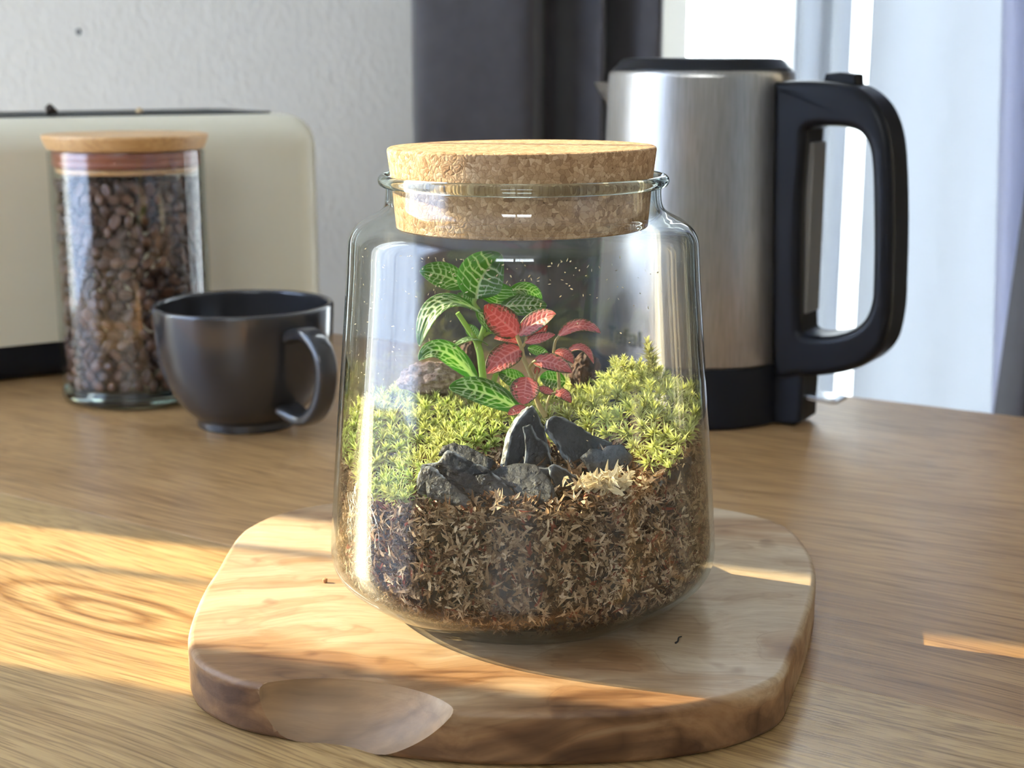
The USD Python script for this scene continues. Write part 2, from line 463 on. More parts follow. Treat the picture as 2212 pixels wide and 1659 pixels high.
CY = 1.44
pts = [plan(893, CY, .05), plan(898, CY, .0), plan(925, CY, -.035), plan(1030, CY, -.045), plan(1135, CY, -.05), plan(1158, CY, -.02), plan(1172, CY, .045), plan(1200, CY, .05), plan(1240, CY, .0), plan(1288, CY, -.03),
       plan(1300, CY, -.012), plan(1306, CY, .045), plan(1330, CY, .02), plan(1380, CY, -.02), plan(1412, CY, -.03), plan(1419, CY, .0), plan(1405, CY, .05)]
c = obj('curtain', cloth(pts, -0.6, 1.6, wob=0.008, seed=3), mat_charcoal, smooth=40)
tag(c, 'charcoal woven curtain hanging in deep folds between the grey wall and the bright window', 'curtain')
YC = CY - .17
pts = [plan(2240, YC, .04), plan(2233, YC, .0), plan(2243, YC, -.025)] + [plan(2290 + 75 * k, YC, -.01 + .03 * math.sin(k * 1.9)) for k in range(17)]
c = obj('curtain', cloth(pts, -0.6, 1.6, lean=0.067, seed=5), mat_charcoal, smooth=40)
tag(c, 'dark charcoal curtain edge behind the far table corner', 'curtain')
pts = [plan(2168, CY - .04, .02), plan(2159, CY - .06, .0), plan(2166, CY - .07, -.012), plan(2215, CY - .07, -.012), plan(2270, CY - .07, .0), plan(2330, CY - .07, .012)]
c = obj('curtain', cloth(pts, -0.6, 1.6, lean=-0.045, seed=6), mat_lilac, smooth=40)
tag(c, 'lilac grey curtain fold lit by the window, beside the dark curtain edge', 'curtain')
# the voile: one lace layer over the window, two plain panels before it that leave a slit
pts = [plan(1706, CY + .02, .02 * math.sin(k * 1.9)) if k == 0 else plan(1706 + k * 38, CY + .05, .012 * math.sin(k * 1.7)) for k in range(20)]
c = obj('sheer_curtain', cloth(pts, -0.6, 1.6), mat_lace, smooth=60)
tag(c, 'bright lace voile strip showing in the slit behind the kettle handle', 'curtain')
pts = [plan(1701 + k * 16.4, CY, .010 * math.sin(k * 1.5)) for k in range(8)]
c = obj('sheer_curtain', cloth(pts, -0.6, 1.6), mat_sheer, smooth=60)
tag(c, 'narrow pale blue voile panel hanging above the kettle lid and button', 'curtain')
pts = [plan(1860 + k * 41, CY + .01, .004 * math.sin(k * 1.3)) for k in range(16)]
c = obj('sheer_curtain', cloth(pts, -0.6, 1.6), mat_sheer, smooth=60)
tag(c, 'wide smooth pale blue voile panel beside the kettle handle', 'curtain')
# voile in the left window (outside the frame, mirrored in the glass); the sun passes beside it
pts = [(X0 + 0.05 + 0.02 * math.sin(k * 2.1), 0.0 + k * 0.0545) for k in range(17)]
c = obj('sheer_curtain', cloth(pts, -0.6, 1.6), mat_voile, smooth=60)
tag(c, 'voile drawn across the side window where the sun comes in', 'curtain')

pts = [(X1 - 0.05 + 0.02 * math.sin(k * 2.1), -1.65 + k * 0.078) for k in range(17)]
c = obj('sheer_curtain', cloth(pts, -0.6, 1.6), mat_grey_voile, smooth=60)
tag(c, 'voile drawn across the side window behind the viewer, mirrored in the jar', 'curtain')

# ------------------------------------------------------------------ the table
TA = math.radians(-32)                      # its grain runs 32 degrees clockwise of the picture's width
gx, gy = np.array([math.cos(TA), math.sin(TA)]), np.array([-math.sin(TA), math.cos(TA)])
table = thing('dining_table', 'broad oak plank table with a smooth satin top carrying everything', 'table')
lc = at_z(250, 1322, 0)
lens_plank = wood('oak_plank_figured', OAK[1], TA, seed=(0.62, 0.34, 0.0), lens=(float(lc[:2] @ gx) + 0.62, float(lc[:2] @ gy) + 0.34, 3.6, 36.0, 0.115))
mats_oak = [wood(f'oak_plank_{k}', OAK[k % 3], TA, seed=(0.31 * k, 0.17 * k, 0.0)) for k in range(3)]
edges = [-0.34, -0.08, 0.20, 0.50, 0.985]
for k, (a, b) in enumerate(zip(edges[:-1], edges[1:])):
    m2 = trimesh.creation.extrude_polygon(Polygon([(a + .0001, -.032), (b - .0001, -.032), (b - .00008, -.00012), (b - .0002, 0), (a + .0002, 0), (a + .00008, -.00012)]), 1.68, engine='earcut')
    w = np.array(m2.vertices)
    uu, vv, zz = w[:, 2] - 1.13, w[:, 0], w[:, 1]
    m2.vertices = np.stack([uu * gx[0] + vv * gy[0], uu * gx[1] + vv * gy[1], zz], 1)
    m2.fix_normals()
    obj('plank', m2, lens_plank if k == 2 else mats_oak[(0, 1, 0, 0)[k]], table)
for u in (-1.02, 0.42):
    for v_ in (-0.22, 0.88):
        c0 = gx * u + gy * v_
        l = trimesh.creation.box((0.07, 0.07, 0.718)); l.apply_transform(trimesh.transformations.rotation_matrix(TA, (0, 0, 1)))
        l.apply_translation((c0[0], c0[1], -0.032 - 0.359))
        obj('leg', l, mats_oak[0], table)

# ------------------------------------------------------------------ the wooden board
BZ = 0.020
top_px = [(713, 1085), (640, 1098), (580, 1116), (532, 1140), (510, 1160), (490, 1190), (470, 1226), (446, 1262), (426, 1302), (410, 1346), (405, 1376), (410, 1402), (428, 1428), (470, 1452), (525, 1471), (590, 1484), (700, 1503), (820, 1520), (940, 1532), (1040, 1538), (1180, 1540),
          (1320, 1536), (1450, 1526), (1560, 1508), (1640, 1484), (1690, 1457), (1712, 1415), (1735, 1360), (1752, 1305), (1761, 1265), (1762, 1235), (1753, 1200), (1728, 1160), (1690, 1132), (1640, 1113), (1560, 1097), (1450, 1082), (1300, 1072), (1130, 1068), (950, 1069), (820, 1074)]
bp = np.array([at_z(x, y, BZ)[:2] for x, y in top_px])
bp = spline(np.vstack([bp, bp[:1]]), 260)[:-1]
board_poly = Polygon(bp).buffer(0)
bm = extrude_round(board_poly, BZ, 0.0026, 3)
# refine near-cap triangles lightly is not needed: the scoop is cut as a boolean
import manifold3d as m3
from scipy.spatial import cKDTree


def mani(m):
    m = tm(m)
    return m3.Manifold(m3.Mesh(np.asarray(m.vertices, np.float32), np.asarray(m.faces, np.uint32)))


sc0, sc1 = at_z(598, 1486, BZ), at_z(1046, 1539, BZ)
mid, ed = (sc0 + sc1) / 2, nz(sc1 - sc0)
sph = trimesh.creation.icosphere(5, 1.0)
v = np.array(sph.vertices)
out = np.array([ed[1], -ed[0], 0.0])
if out[1] > 0:
    out = -out
cen = mid + out * 0.0095 + ed * -0.007
cen[2] = BZ + 0.0055
tilt = math.radians(20)
e1 = ed * math.cos(tilt) + np.array([0, 0, 1.0]) * math.sin(tilt)
e3 = -ed * math.sin(tilt) + np.array([0, 0, 1.0]) * math.cos(tilt)
v = cen + v[:, :1] * e1 * 0.0440 + v[:, 1:2] * out * 0.0235 + v[:, 2:] * e3 * 0.0275
sph.vertices = v
sph.fix_normals()
nt = np.array([at_z(1695, 1458, BZ), ])
cut = mani(bm)
cut = cut - mani(sph)
small = trimesh.creation.icosphere(3, 0.0045); small.apply_scale((1.0, 1.4, 2.6)); small.apply_translation(at_z(1716, 1462, BZ) + np.array([.0035, -.001, -.001]))
cut = cut - mani(small)
mat_board = M('teak_root', {
    'tc': ('texture_coordinate', {}),
    'wn': ('noise_texture', {'scale': 9.0, 'detail': 3.0}), 'ws': ('vector_math', {'math_type': 'scale', 'scale': 0.055}), 'wa': ('vector_math', {'math_type': 'add'}),
    # big heart/sap figure: long along x, browner towards the underside and the near edge
    'm1': ('mapping', {'scale': (2.4, 17.0, 42.0), 'rotation': (0, 0, 0.08)}), 'n1': ('noise_texture', {'scale': 1.0, 'detail': 3.0, 'roughness': 0.58, 'distortion': 0.35}),
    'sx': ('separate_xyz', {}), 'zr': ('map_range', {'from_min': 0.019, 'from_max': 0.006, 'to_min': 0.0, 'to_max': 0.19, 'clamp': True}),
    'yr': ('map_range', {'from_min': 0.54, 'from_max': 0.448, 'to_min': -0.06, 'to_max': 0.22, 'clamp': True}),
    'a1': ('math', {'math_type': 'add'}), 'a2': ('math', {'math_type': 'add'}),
    'r1': ('rgb_ramp', {'ramp': [(0.20, (0.60, 0.48, 0.33)), (0.42, (0.52, 0.380, 0.235)), (0.56, (0.43, 0.275, 0.145)), (0.70, (0.335, 0.180, 0.080)), (0.92, (0.150, 0.074, 0.035))]}),
    'nr': ('map_range', {'from_min': 0.3, 'from_max': 0.7, 'to_min': 0.12, 'to_max': 0.78}),
    # growth rings: thin dark lines where the field crosses levels
    'lv': ('math', {'math_type': 'multiply', 'value2': 9.0}), 'fr': ('math', {'math_type': 'pingpong', 'value2': 1.0}),
    'lr': ('map_range', {'from_min': 0.0, 'from_max': 0.16, 'to_min': 1.0, 'to_max': 0.0, 'clamp': True}), 'lf': ('math', {'math_type': 'multiply', 'value2': 0.24}),
    'mxl': ('mix', {'mix_type': 'multiply', 'color2': (0.42, 0.33, 0.27)}),
    'm4': ('mapping', {'scale': (9.0, 26.0, 20.0), 'rotation': (0, 0, 0.15)}), 'h4': ('map_range', {'from_min': 0.42, 'from_max': 0.75, 'to_min': 0.0, 'to_max': 1.0, 'clamp': True}), 'q4': ('math', {'math_type': 'multiply'}), 'n4': ('noise_texture', {'scale': 1.0, 'detail': 3.0, 'roughness': 0.55, 'distortion': 0.5}), 'd4': ('math', {'math_type': 'subtract', 'value2': 0.5}), 'ab4': ('math', {'math_type': 'absolute'}), 'r4': ('map_range', {'from_min': 0.0, 'from_max': 0.045, 'to_min': 0.70, 'to_max': 0.0, 'clamp': True}), 'mx4': ('mix', {'mix_type': 'multiply', 'color2': (0.34, 0.25, 0.20)}),
    # fibres
    'm2': ('mapping', {'scale': (10.0, 170.0, 170.0), 'rotation': (0, 0, 0.06)}), 'n2': ('noise_texture', {'scale': 2.0, 'detail': 4.0, 'roughness': 0.6}),
    'fr2': ('map_range', {'from_min': 0.3, 'from_max': 0.75, 'to_min': 0.0, 'to_max': 0.75, 'clamp': True}), 'mxf': ('mix', {'mix_type': 'multiply', 'color2': (0.60, 0.52, 0.45)}),
    'n3': ('noise_texture', {'scale': 46.0, 'detail': 2.0, 'roughness': 0.5}), 'r3': ('map_range', {'from_min': 0.66, 'from_max': 0.74, 'to_min': 0.0, 'to_max': 0.5, 'clamp': True}), 'mxk': ('mix', {'mix_type': 'multiply', 'color2': (0.36, 0.24, 0.18)}),
    'cv': ('attribute', {'attribute': 'carved'}), 'cvf': ('math', {'math_type': 'multiply', 'value2': 0.22}), 'mxc': ('mix', {'mix_type': 'mix', 'color2': (0.70, 0.48, 0.27)}),
    'bump': ('bump', {'strength': 0.25, 'distance': 0.0006}),
    'p': ('principled_bsdf', {'roughness': 0.48, 'specular_ior_level': 0.4})},
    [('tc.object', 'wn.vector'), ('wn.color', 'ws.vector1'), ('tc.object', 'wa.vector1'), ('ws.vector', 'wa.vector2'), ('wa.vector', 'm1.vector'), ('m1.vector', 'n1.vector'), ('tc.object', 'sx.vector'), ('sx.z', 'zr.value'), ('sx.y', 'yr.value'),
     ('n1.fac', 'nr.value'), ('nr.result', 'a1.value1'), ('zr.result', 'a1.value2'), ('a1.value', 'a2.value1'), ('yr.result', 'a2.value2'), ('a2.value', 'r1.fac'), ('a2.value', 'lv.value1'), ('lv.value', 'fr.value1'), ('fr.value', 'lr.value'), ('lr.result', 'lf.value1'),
     ('tc.object', 'm4.vector'), ('m4.vector', 'n4.vector'), ('a2.value', 'h4.value'), ('h4.result', 'q4.value1'), ('r4.result', 'q4.value2'), ('n4.fac', 'd4.value1'), ('d4.value', 'ab4.value1'), ('ab4.value', 'r4.value'), ('q4.value', 'mx4.fac'), ('r1.color', 'mx4.color1'), ('mx4.color', 'mxl.color1'), ('lf.value', 'mxl.fac'), ('wa.vector', 'm2.vector'), ('m2.vector', 'n2.vector'), ('n2.fac', 'fr2.value'), ('mxl.color', 'mxf.color1'), ('fr2.result', 'mxf.fac'), ('tc.object', 'n3.vector'), ('n3.fac', 'r3.value'),
     ('mxf.color', 'mxk.color1'), ('r3.result', 'mxk.fac'), ('cv.fac', 'cvf.value1'), ('mxk.color', 'mxc.color1'), ('cvf.value', 'mxc.fac'), ('mxc.color', 'p.base_color'), ('n2.fac', 'bump.height'), ('bump.normal', 'p.normal')])
mk = cut.to_mesh()
bvv, bff = np.array(mk.vert_properties[:, :3], float), np.array(mk.tri_verts)
bsm = trimesh.graph.smooth_shade(trimesh.Trimesh(bvv, bff, process=False), angle=math.radians(30), facet_minarea=None)
bvv, bff = np.array(bsm.vertices), np.array(bsm.faces)
cc = bvv[bff].mean(1) - cen
fc = np.abs((cc @ e1 / .0440) ** 2 + (cc @ out / .0235) ** 2 + (cc @ e3 / .0275) ** 2 - 1) < .03
num, den = np.zeros(len(bvv)), np.zeros(len(bvv))
for q in range(3):
    np.add.at(num, bff[:, q], fc); np.add.at(den, bff[:, q], 1)
board = obj('serving_board', (bvv, bff), mat_board, smooth=True, pv={'carved': (num / np.maximum(den, 1) > .9) * 1.0})
tag(board, 'thick irregular teak serving board with a carved thumb scoop, under the terrarium', 'serving board')
# a crumb and a dark fibre lying on it
cr = trimesh.creation.icosphere(2, 0.0011); cr.vertices += noise3(cr.vertices, 900, 2)[:, None] * 0.0008; cr.apply_translation(at_z(702, 1258, BZ) + np.array([0, 0, .0008]))
tag(obj('wood_crumb', cr, plain('crumb_brown', (0.42, 0.20, 0.09), 0.7)), 'tiny reddish crumb lying on the board', 'crumb')
fb = spline([at_z(1459, 1391, BZ) + [0, 0, .0004], at_z(1464, 1388, BZ) + [0, 0, .0005], at_z(1466, 1382, BZ) + [0, 0, .0009], at_z(1472, 1378, BZ) + [0, 0, .0006]], 10)
tag(obj('dark_fibre', tube(fb, np.linspace(.0004, .0002, 10), 6), plain('fibre_dark', (0.02, 0.017, 0.015), 0.7)), 'tiny curled black fibre lying on the board', 'fibre')

# ------------------------------------------------------------------ the terrarium jar
JC = np.array([0.0044, 0.559, 0.0])
JX, JY = JC[0], JC[1]
outer = [(0.0, BZ), (0.050, BZ), (0.0560, BZ + .0004), (0.0620, BZ + .0034), (0.0690, BZ + .0078), (0.0740, BZ + .0118), (0.0766, BZ + .0155), (0.0777, BZ + .0205), (0.0776, BZ + .027), (0.0762, 0.0655), (0.0739, 0.0942), (0.0714, 0.1226), (0.0691, 0.150),
         (0.0684, 0.1610), (0.0677, 0.1665), (0.0655, 0.1705), (0.0620, 0.1732), (0.0589, 0.1748), (0.0555, 0.1768), (0.0538, 0.1792), (0.0532, 0.1830), (0.0532, 0.1868)]
oz = spline(outer, 120)
oz[:, 0] = np.maximum(oz[:, 0], 0)
inn = []
t = np.gradient(oz, axis=0); nn = np.stack([t[:, 1], -t[:, 0]], 1); nn /= np.linalg.norm(nn, axis=1, keepdims=True) + 1e-12
th = np.full(len(oz), 0.0018)
iz = oz - nn * th[:, None]
iz[:, 1] = np.maximum(iz[:, 1], BZ + 0.0022)
iz[:, 0] = np.maximum(iz[:, 0], 0)
keep = np.ones(len(iz), bool); keep[1:] = np.diff(iz[:, 0] + iz[:, 1]) != 0
prof = list(map(tuple, oz)) + list(map(tuple, iz[::-1]))
prof = [p for i, p in enumerate(prof) if i == 0 or np.hypot(p[0] - prof[i - 1][0], p[1] - prof[i - 1][1]) > 1e-5]
jar_m = lathe(prof, 160)
mat_jar = glass_thin('jar_glass', (0.50, 0.58, 0.54), edge=4.0)
mat_thick = M('thick_glass', {'g': ('glass_bsdf', {'color': (0.93, 0.97, 0.95), 'IOR': 1.48, 'roughness': 0.0})}, surface='g.BSDF')
jar = thing('terrarium_jar', 'clear glass terrarium jar with a wide neck, bulging low body and rolled rim', 'jar', JC)
obj('body', jar_m, mat_jar, jar, smooth=50)
rim = lathe([(0.0519 + .0021 + .0022 * math.cos(a), 0.1886 + .0024 * math.sin(a)) for a in np.linspace(0, 2 * PI, 14, endpoint=False)], 160, closed=True)
obj('rim', rim, mat_thick, jar, smooth=True)
Rin = lambda z: np.interp(z, iz[2:, 1], iz[2:, 0])       # inner radius of the jar at height z (wall part)

mat_cork = M('cork', {
    'tc': ('texture_coordinate', {}), 'v': ('voronoi_texture', {'feature': 'f1', 'scale': 520.0, 'randomness': 1.0}), 'v2': ('voronoi_texture', {'feature': 'distance_to_edge', 'scale': 520.0}), 'wn': ('noise_texture', {'scale': 260.0, 'detail': 2.0}), 'ws': ('vector_math', {'math_type': 'scale', 'scale': 0.004}), 'wa': ('vector_math', {'math_type': 'add'}),
    'hs': ('separate_color', {'color_type': 'rgb'}), 'r': ('rgb_ramp', {'ramp': [(0.0, (0.32, 0.190, 0.098)), (0.25, (0.44, 0.280, 0.152)), (0.6, (0.52, 0.340, 0.192)), (1.0, (0.64, 0.45, 0.275))]}),
    'er': ('map_range', {'from_min': 0.0, 'from_max': 0.10, 'to_min': 0.45, 'to_max': 0.0, 'clamp': True}), 'me': ('mix', {'mix_type': 'multiply', 'color2': (0.45, 0.33, 0.24)}),
    'n': ('noise_texture', {'scale': 900.0, 'detail': 2.0}), 'sp': ('map_range', {'from_min': 0.68, 'from_max': 0.76, 'to_min': 0.0, 'to_max': 0.8, 'clamp': True}), 'ms': ('mix', {'mix_type': 'multiply', 'color2': (0.25, 0.15, 0.10)}),
    'b': ('bump', {'strength': 0.5, 'distance': 0.0008}), 'p': ('principled_bsdf', {'roughness': 0.85, 'specular_ior_level': 0.2})},
    [('tc.object', 'wn.vector'), ('wn.color', 'ws.vector1'), ('tc.object', 'wa.vector1'), ('ws.vector', 'wa.vector2'), ('wa.vector', 'v.vector'), ('wa.vector', 'v2.vector'), ('v.color', 'hs.color'), ('hs.r', 'r.fac'), ('v2.distance', 'er.value'),
     ('r.color', 'me.color1'), ('er.result', 'me.fac'), ('tc.object', 'n.vector'), ('n.fac', 'sp.value'), ('me.color', 'ms.color1'), ('sp.result', 'ms.fac'), ('ms.color', 'p.base_color'), ('v2.distance', 'b.height'), ('b.normal', 'p.normal')])
ck = lathe([(0, .1705), (.0482, .1705), (.0488, .1710), (.0496, .1800), (.0502, .1870), (.0510, .1935), (.0518, .2000), (.0516, .2009), (.0508, .2014), (0, .2014)], 128)
ck.apply_translation((0, 0, -.188)); ck.apply_transform(trimesh.transformations.rotation_matrix(math.radians(-0.35), (0, 1, 0))); ck.apply_translation((JX - .0006, JY, .188))
tag(obj('cork_stopper', ck, mat_cork, smooth=40), 'round tan pressed-cork stopper plugging the neck of the terrarium jar', 'stopper')

exec_contents = True
# ------------------------------------------------------------------ substrate: dried sphagnum and bark crumbs behind the glass


behind = lambda x, y: (y + .346 * x) * .945


def ground_z(x, y, cut=True):
    """Top of the planting (jar coordinates, height over the table)."""
    x, y = np.asarray(x, float), np.asarray(y, float)
    z = 0.0795 + 0.10 * (y + 0.055)
    z = z + 0.010 * np.exp(-(((x - 0.052) / 0.03) ** 2 + ((y + 0.0) / 0.05) ** 2)) - 0.004 * np.exp(-((x / 0.03) ** 2 + ((y + .06) / .03) ** 2))
    z = z - 0.012 * np.exp(-(((x + .060) / .026) ** 2 + ((y + .040) / .030) ** 2))
    z = z + 0.004 * noise3(np.stack([x, y, 0 * x], -1), 60, 2, 4)
    c = np.clip((behind(x, y) - .043) / .004, 0, 1) if cut else 0.0      # at the very back the planting falls off steeply to the glass
    return z * (1 - c) + 0.036 * c


def flakes(P, N, L, W, curl, seed, seg=3, blades=2):
    """Curled, pointed little bracts at the points P with outward normals N; returns the mesh and a random value for each bract."""
    r = np.random.RandomState(seed)
    n = len(P)
    V, F, T, cnt = [], [], [], 0
    shade = r.rand(n)
    for b in range(blades):
        a = r.randn(n, 3)
        a -= (a * N).sum(1, keepdims=True) * N * 0.75
        a /= np.linalg.norm(a, axis=1, keepdims=True)
        s = np.cross(N, a) + 0.5 * r.randn(n, 3); s -= (s * a).sum(1, keepdims=True) * a; s /= np.linalg.norm(s, axis=1, keepdims=True)
        u = np.cross(a, s)
        l = L * r.uniform(.55, 1.35, n)[:, None]; w = W * r.uniform(.6, 1.4, n)[:, None]; c = curl * r.uniform(-1, 1.6, n)[:, None]
        rows = []
        for k in range(seg + 1):
            q = k / seg
            ww = w * (math.sin(PI * (0.12 + 0.86 * q)) ** 0.8)
            cen = P + a * l * (q - .35) + u * l * c * q * q
            rows.append((cen - s * ww * .5 + u * ww * .25, cen, cen + s * ww * .5 + u * ww * .25))
        v = np.stack([np.stack(x, 1) for x in rows], 1)           # n, seg+1, 3, 3
        m = (seg + 1) * 3
        V.append(v.reshape(-1, 3)); T.append(np.repeat(np.clip(shade + r.uniform(-.18, .18, n), 0, 1), (seg + 1) * 3))
        base = cnt + np.arange(n)[:, None] * m
        f = []
        for k in range(seg):
            for j in range(2):
                A, B, C, D = k * 3 + j, k * 3 + j + 1, k * 3 + j + 4, k * 3 + j + 3
                f += [(A, B, C), (A, C, D)]
        F.append((base[:, None, :] + np.array(f)[None]).reshape(-1, 3)); cnt += n * m
    return np.vstack(V), np.vstack(F), np.concatenate(T)


def flake_mat(name, stops, rough=0.8, trans=0.0):
    if not trans:
        return M(name, {'g': ('attribute', {'attribute': 'shade'}), 'r': ('rgb_ramp', {'ramp': stops}), 'd': ('diffuse_bsdf', {})}, [('g.fac', 'r.fac'), ('r.color', 'd.color')], surface='d.BSDF')
    return M(name, {'g': ('attribute', {'attribute': 'shade'}), 'r': ('rgb_ramp', {'ramp': stops}), 'p': ('principled_bsdf', {'roughness': rough, 'specular_ior_level': 0.25}), 't': ('translucent_bsdf', {}), 'm': ('mix_closure', {'fac': trans})},
             [('g.fac', 'r.fac'), ('r.color', 'p.base_color'), ('r.color', 't.color'), ('p.BSDF', 'm.closure1'), ('t.BSDF', 'm.closure2')], surface='m.closure')


mat_sphag = flake_mat('dry_sphagnum', [(0.0, (0.035, 0.018, 0.010)), (0.25, (0.105, 0.055, 0.029)), (0.5, (0.27, 0.165, 0.090)), (0.75, (0.46, 0.32, 0.195)), (0.97, (0.70, 0.55, 0.38)), (0.985, (0.20, 0.05, 0.03)), (1.0, (0.20, 0.05, 0.03))])
mat_pale = flake_mat('pale_sphagnum', [(0.0, (0.52, 0.42, 0.26)), (0.5, (0.68, 0.58, 0.39)), (1.0, (0.80, 0.72, 0.54))], trans=0.3)
mat_soil = M('dark_soil', {'tc': ('texture_coordinate', {}), 'n': ('noise_texture', {'scale': 420.0, 'detail': 3.0}), 'r': ('rgb_ramp', {'ramp': [(0.35, (0.010, 0.006, 0.004)), (0.6, (0.035, 0.020, 0.012)), (0.75, (0.09, 0.05, 0.03))]}), 'p': ('principled_bsdf', {'roughness': 0.9})},
             [('tc.object', 'n.vector'), ('n.fac', 'r.fac'), ('r.color', 'p.base_color')])
sub = thing('planting_substrate', 'crumbly brown layer of dried sphagnum and bark filling the jar bottom', 'substrate', JC, kind='stuff')
core_prof = [(0, BZ + .004)] + [(max(r - .0022, 0), z) for r, z in iz if z > BZ + .004 and z < 0.078]
rr_ = core_prof[-1][0]
# core: lathed wall, then a height-field lid
a = np.linspace(0, 2 * PI, 120, endpoint=False)
radii = np.concatenate([np.linspace(rr_, 0, 26)])
core_prof = [(max(p[0] - .0042, 0), p[1]) for p in core_prof]
V = [np.stack([p[0] * np.cos(a), p[0] * np.sin(a), np.minimum(p[1], ground_z(p[0] * np.cos(a), p[0] * np.sin(a)) - .004)], 1) for p in core_prof[1:]]
for r_ in radii[1:-1]:
    x, y = r_ * np.cos(a), r_ * np.sin(a)
    V.append(np.stack([x, y, ground_z(x, y) - 0.0035], 1))
V[len(core_prof) - 2][:, 2] = ground_z(V[len(core_prof) - 2][:, 0], V[len(core_prof) - 2][:, 1]) - 0.004
V = np.vstack(V); n_r = len(V) // 120
i, j = np.meshgrid(np.arange(n_r - 1), np.arange(120), indexing='ij')
q = np.stack([i * 120 + j, i * 120 + (j + 1) % 120, (i + 1) * 120 + (j + 1) % 120, (i + 1) * 120 + j], -1).reshape(-1, 4)
F = np.vstack([q[:, [0, 1, 2]], q[:, [0, 2, 3]]])
k = np.arange(120)
V = np.vstack([V, [0, 0, BZ + .004], [0, 0, float(ground_z(0, 0)) - .0035]])
F = np.vstack([F, np.stack([np.full(120, len(V) - 2), (k + 1) % 120, k], 1), np.stack([np.full(120, len(V) - 1), (n_r - 1) * 120 + k, (n_r - 1) * 120 + (k + 1) % 120], 1)])
obj('soil_core', (V, F), mat_soil, sub, smooth=True, label='dark damp soil between the fibres')
# wall flakes
nf = 5200
th_ = rs.uniform(-PI - .15, .15, nf)
zz = BZ + .0045 + (rs.uniform(0, 1, nf) ** .8) * .0555
rad = np.interp(zz, iz[2:, 1], iz[2:, 0]) - (.0006 + .0040 * rs.rand(nf) ** 1.3)
P = np.stack([rad * np.cos(th_), rad * np.sin(th_), zz], 1)
N = np.stack([np.cos(th_), np.sin(th_), np.where(zz < 0.04, -.5, .1)], 1); N /= np.linalg.norm(N, axis=1, keepdims=True)
okm = P[:, 2] < ground_z(P[:, 0], P[:, 1]) + .0015
P, N = P[okm], N[okm]
big = P[:, 2] > 0.036
v1, f1, t1 = flakes(P[big], N[big], .0036, .0010, 1.1, 3, seg=4, blades=3)
v2, f2, t2 = flakes(P[~big], N[~big], .0022, .0007, .9, 4, seg=3, blades=3)
# top flakes at the front, where neither moss nor stone covers the substrate
nt_ = 2600
x = rs.uniform(-.07, .07, nt_); y = rs.uniform(-.072, .0, nt_)
ok = np.hypot(x, y) < .0735
x, y = x[ok], y[ok]
P = np.stack([x, y, ground_z(x, y) - .001 + rs.uniform(0, .003, len(x))], 1)
N = np.tile([0, -.35, .94], (len(P), 1))
v3, f3, t3 = flakes(P, N, .0042, .0012, .5, 5, seg=3, blades=2)
vv, ff = cat([(v1, f1), (v2, f2), (v3, f3)])
rad = np.hypot(vv[:, 0], vv[:, 1]); lim = np.interp(vv[:, 2], iz[2:, 1], iz[2:, 0]) - .0003
vv[:, :2] *= np.minimum(1, lim / np.maximum(rad, 1e-9))[:, None]
vv[:, 2] = np.maximum(vv[:, 2], BZ + .0026)
obj('sphagnum_flakes', (vv, ff), mat_sphag, sub, pv={'shade': np.concatenate([t1, t2 * .78, t3])}, label='tan and brown curled sphagnum shreds')
# the pale tuft at the foot of the right slate
tc_ = at_y(1312, 1048, 0.502) - JC
n_ = 150
P = tc_ + rs.randn(n_, 3) * [.0048, .0028, .0020]
N = nz([0, -.5, .85]) + .3 * rs.randn(n_, 3); N /= np.linalg.norm(N, axis=1, keepdims=True)
v, f, t = flakes(P, N, .0045, .0015, .7, 8, seg=3, blades=2)
rad = np.hypot(v[:, 0], v[:, 1]); v[:, :2] *= np.minimum(1, .0742 / np.maximum(rad, 1e-9))[:, None]
tag(obj('sphagnum_tuft', (v + JC, f), mat_pale, pv={'shade': t}), 'cream tuft of dried sphagnum at the foot of the slate pieces', 'moss', kind='stuff')

# ------------------------------------------------------------------ moss


def rosettes(P, N, L, W, n_leaf, seed, spread=(0.25, 1.25), height=.004):
    """Star-like moss shoots: n_leaf narrow leaves spiralling up each short stem. Returns mesh, tip value."""
    r = np.random.RandomState(seed)
    n = len(P)
    N = N / np.linalg.norm(N, axis=1, keepdims=True)
    A = np.cross(N, r.randn(n, 3)); A /= np.linalg.norm(A, axis=1, keepdims=True)
    Bv = np.cross(N, A)
    size = r.uniform(.75, 1.25, n)[:, None]
    V, F, T, S_, cnt = [], [], [], [], 0
    for k in range(n_leaf):
        q = k / (n_leaf - 1)                                  # 0: lowest and widest spread, 1: top, upright
        ang = k * 2.39996 + r.uniform(-.3, .3, n)
        el = spread[1] * (1 - q) + spread[0] * q + r.uniform(-.15, .15, n)
        d = (np.cos(ang) * np.sin(el))[:, None] * A + (np.sin(ang) * np.sin(el))[:, None] * Bv + np.cos(el)[:, None] * N
        s = np.cross(d, N) + 1e-6; s /= np.linalg.norm(s, axis=1, keepdims=True)
        u = np.cross(s, d)
        l = L * size * r.uniform(.75, 1.2, n)[:, None] * (1.0 - .3 * q)
        b = P + N * height * (q - .5) * size
        p0 = b
        p1 = b + d * l * .5 + u * l * .03
        p2 = b + d * l - N * l * .10
        w = W * r.uniform(.8, 1.25, n)[:, None]
        v = np.stack([p0 - s * w * .35, p0 + s * w * .35, p1 - s * w * .5, p1 + s * w * .5, p2], 1)
        V.append(v.reshape(-1, 3)); T.append(np.tile([0, 0, .55, .55, 1.0], n)); S_.append(np.repeat(r.rand(n), 5))
        base = cnt + np.arange(n)[:, None, None] * 5
        F.append((base + np.array([[0, 1, 3], [0, 3, 2], [2, 3, 4]])[None]).reshape(-1, 3)); cnt += 5 * n
    return np.vstack(V), np.vstack(F), {'tip': np.concatenate(T), 'shade': np.concatenate(S_)}


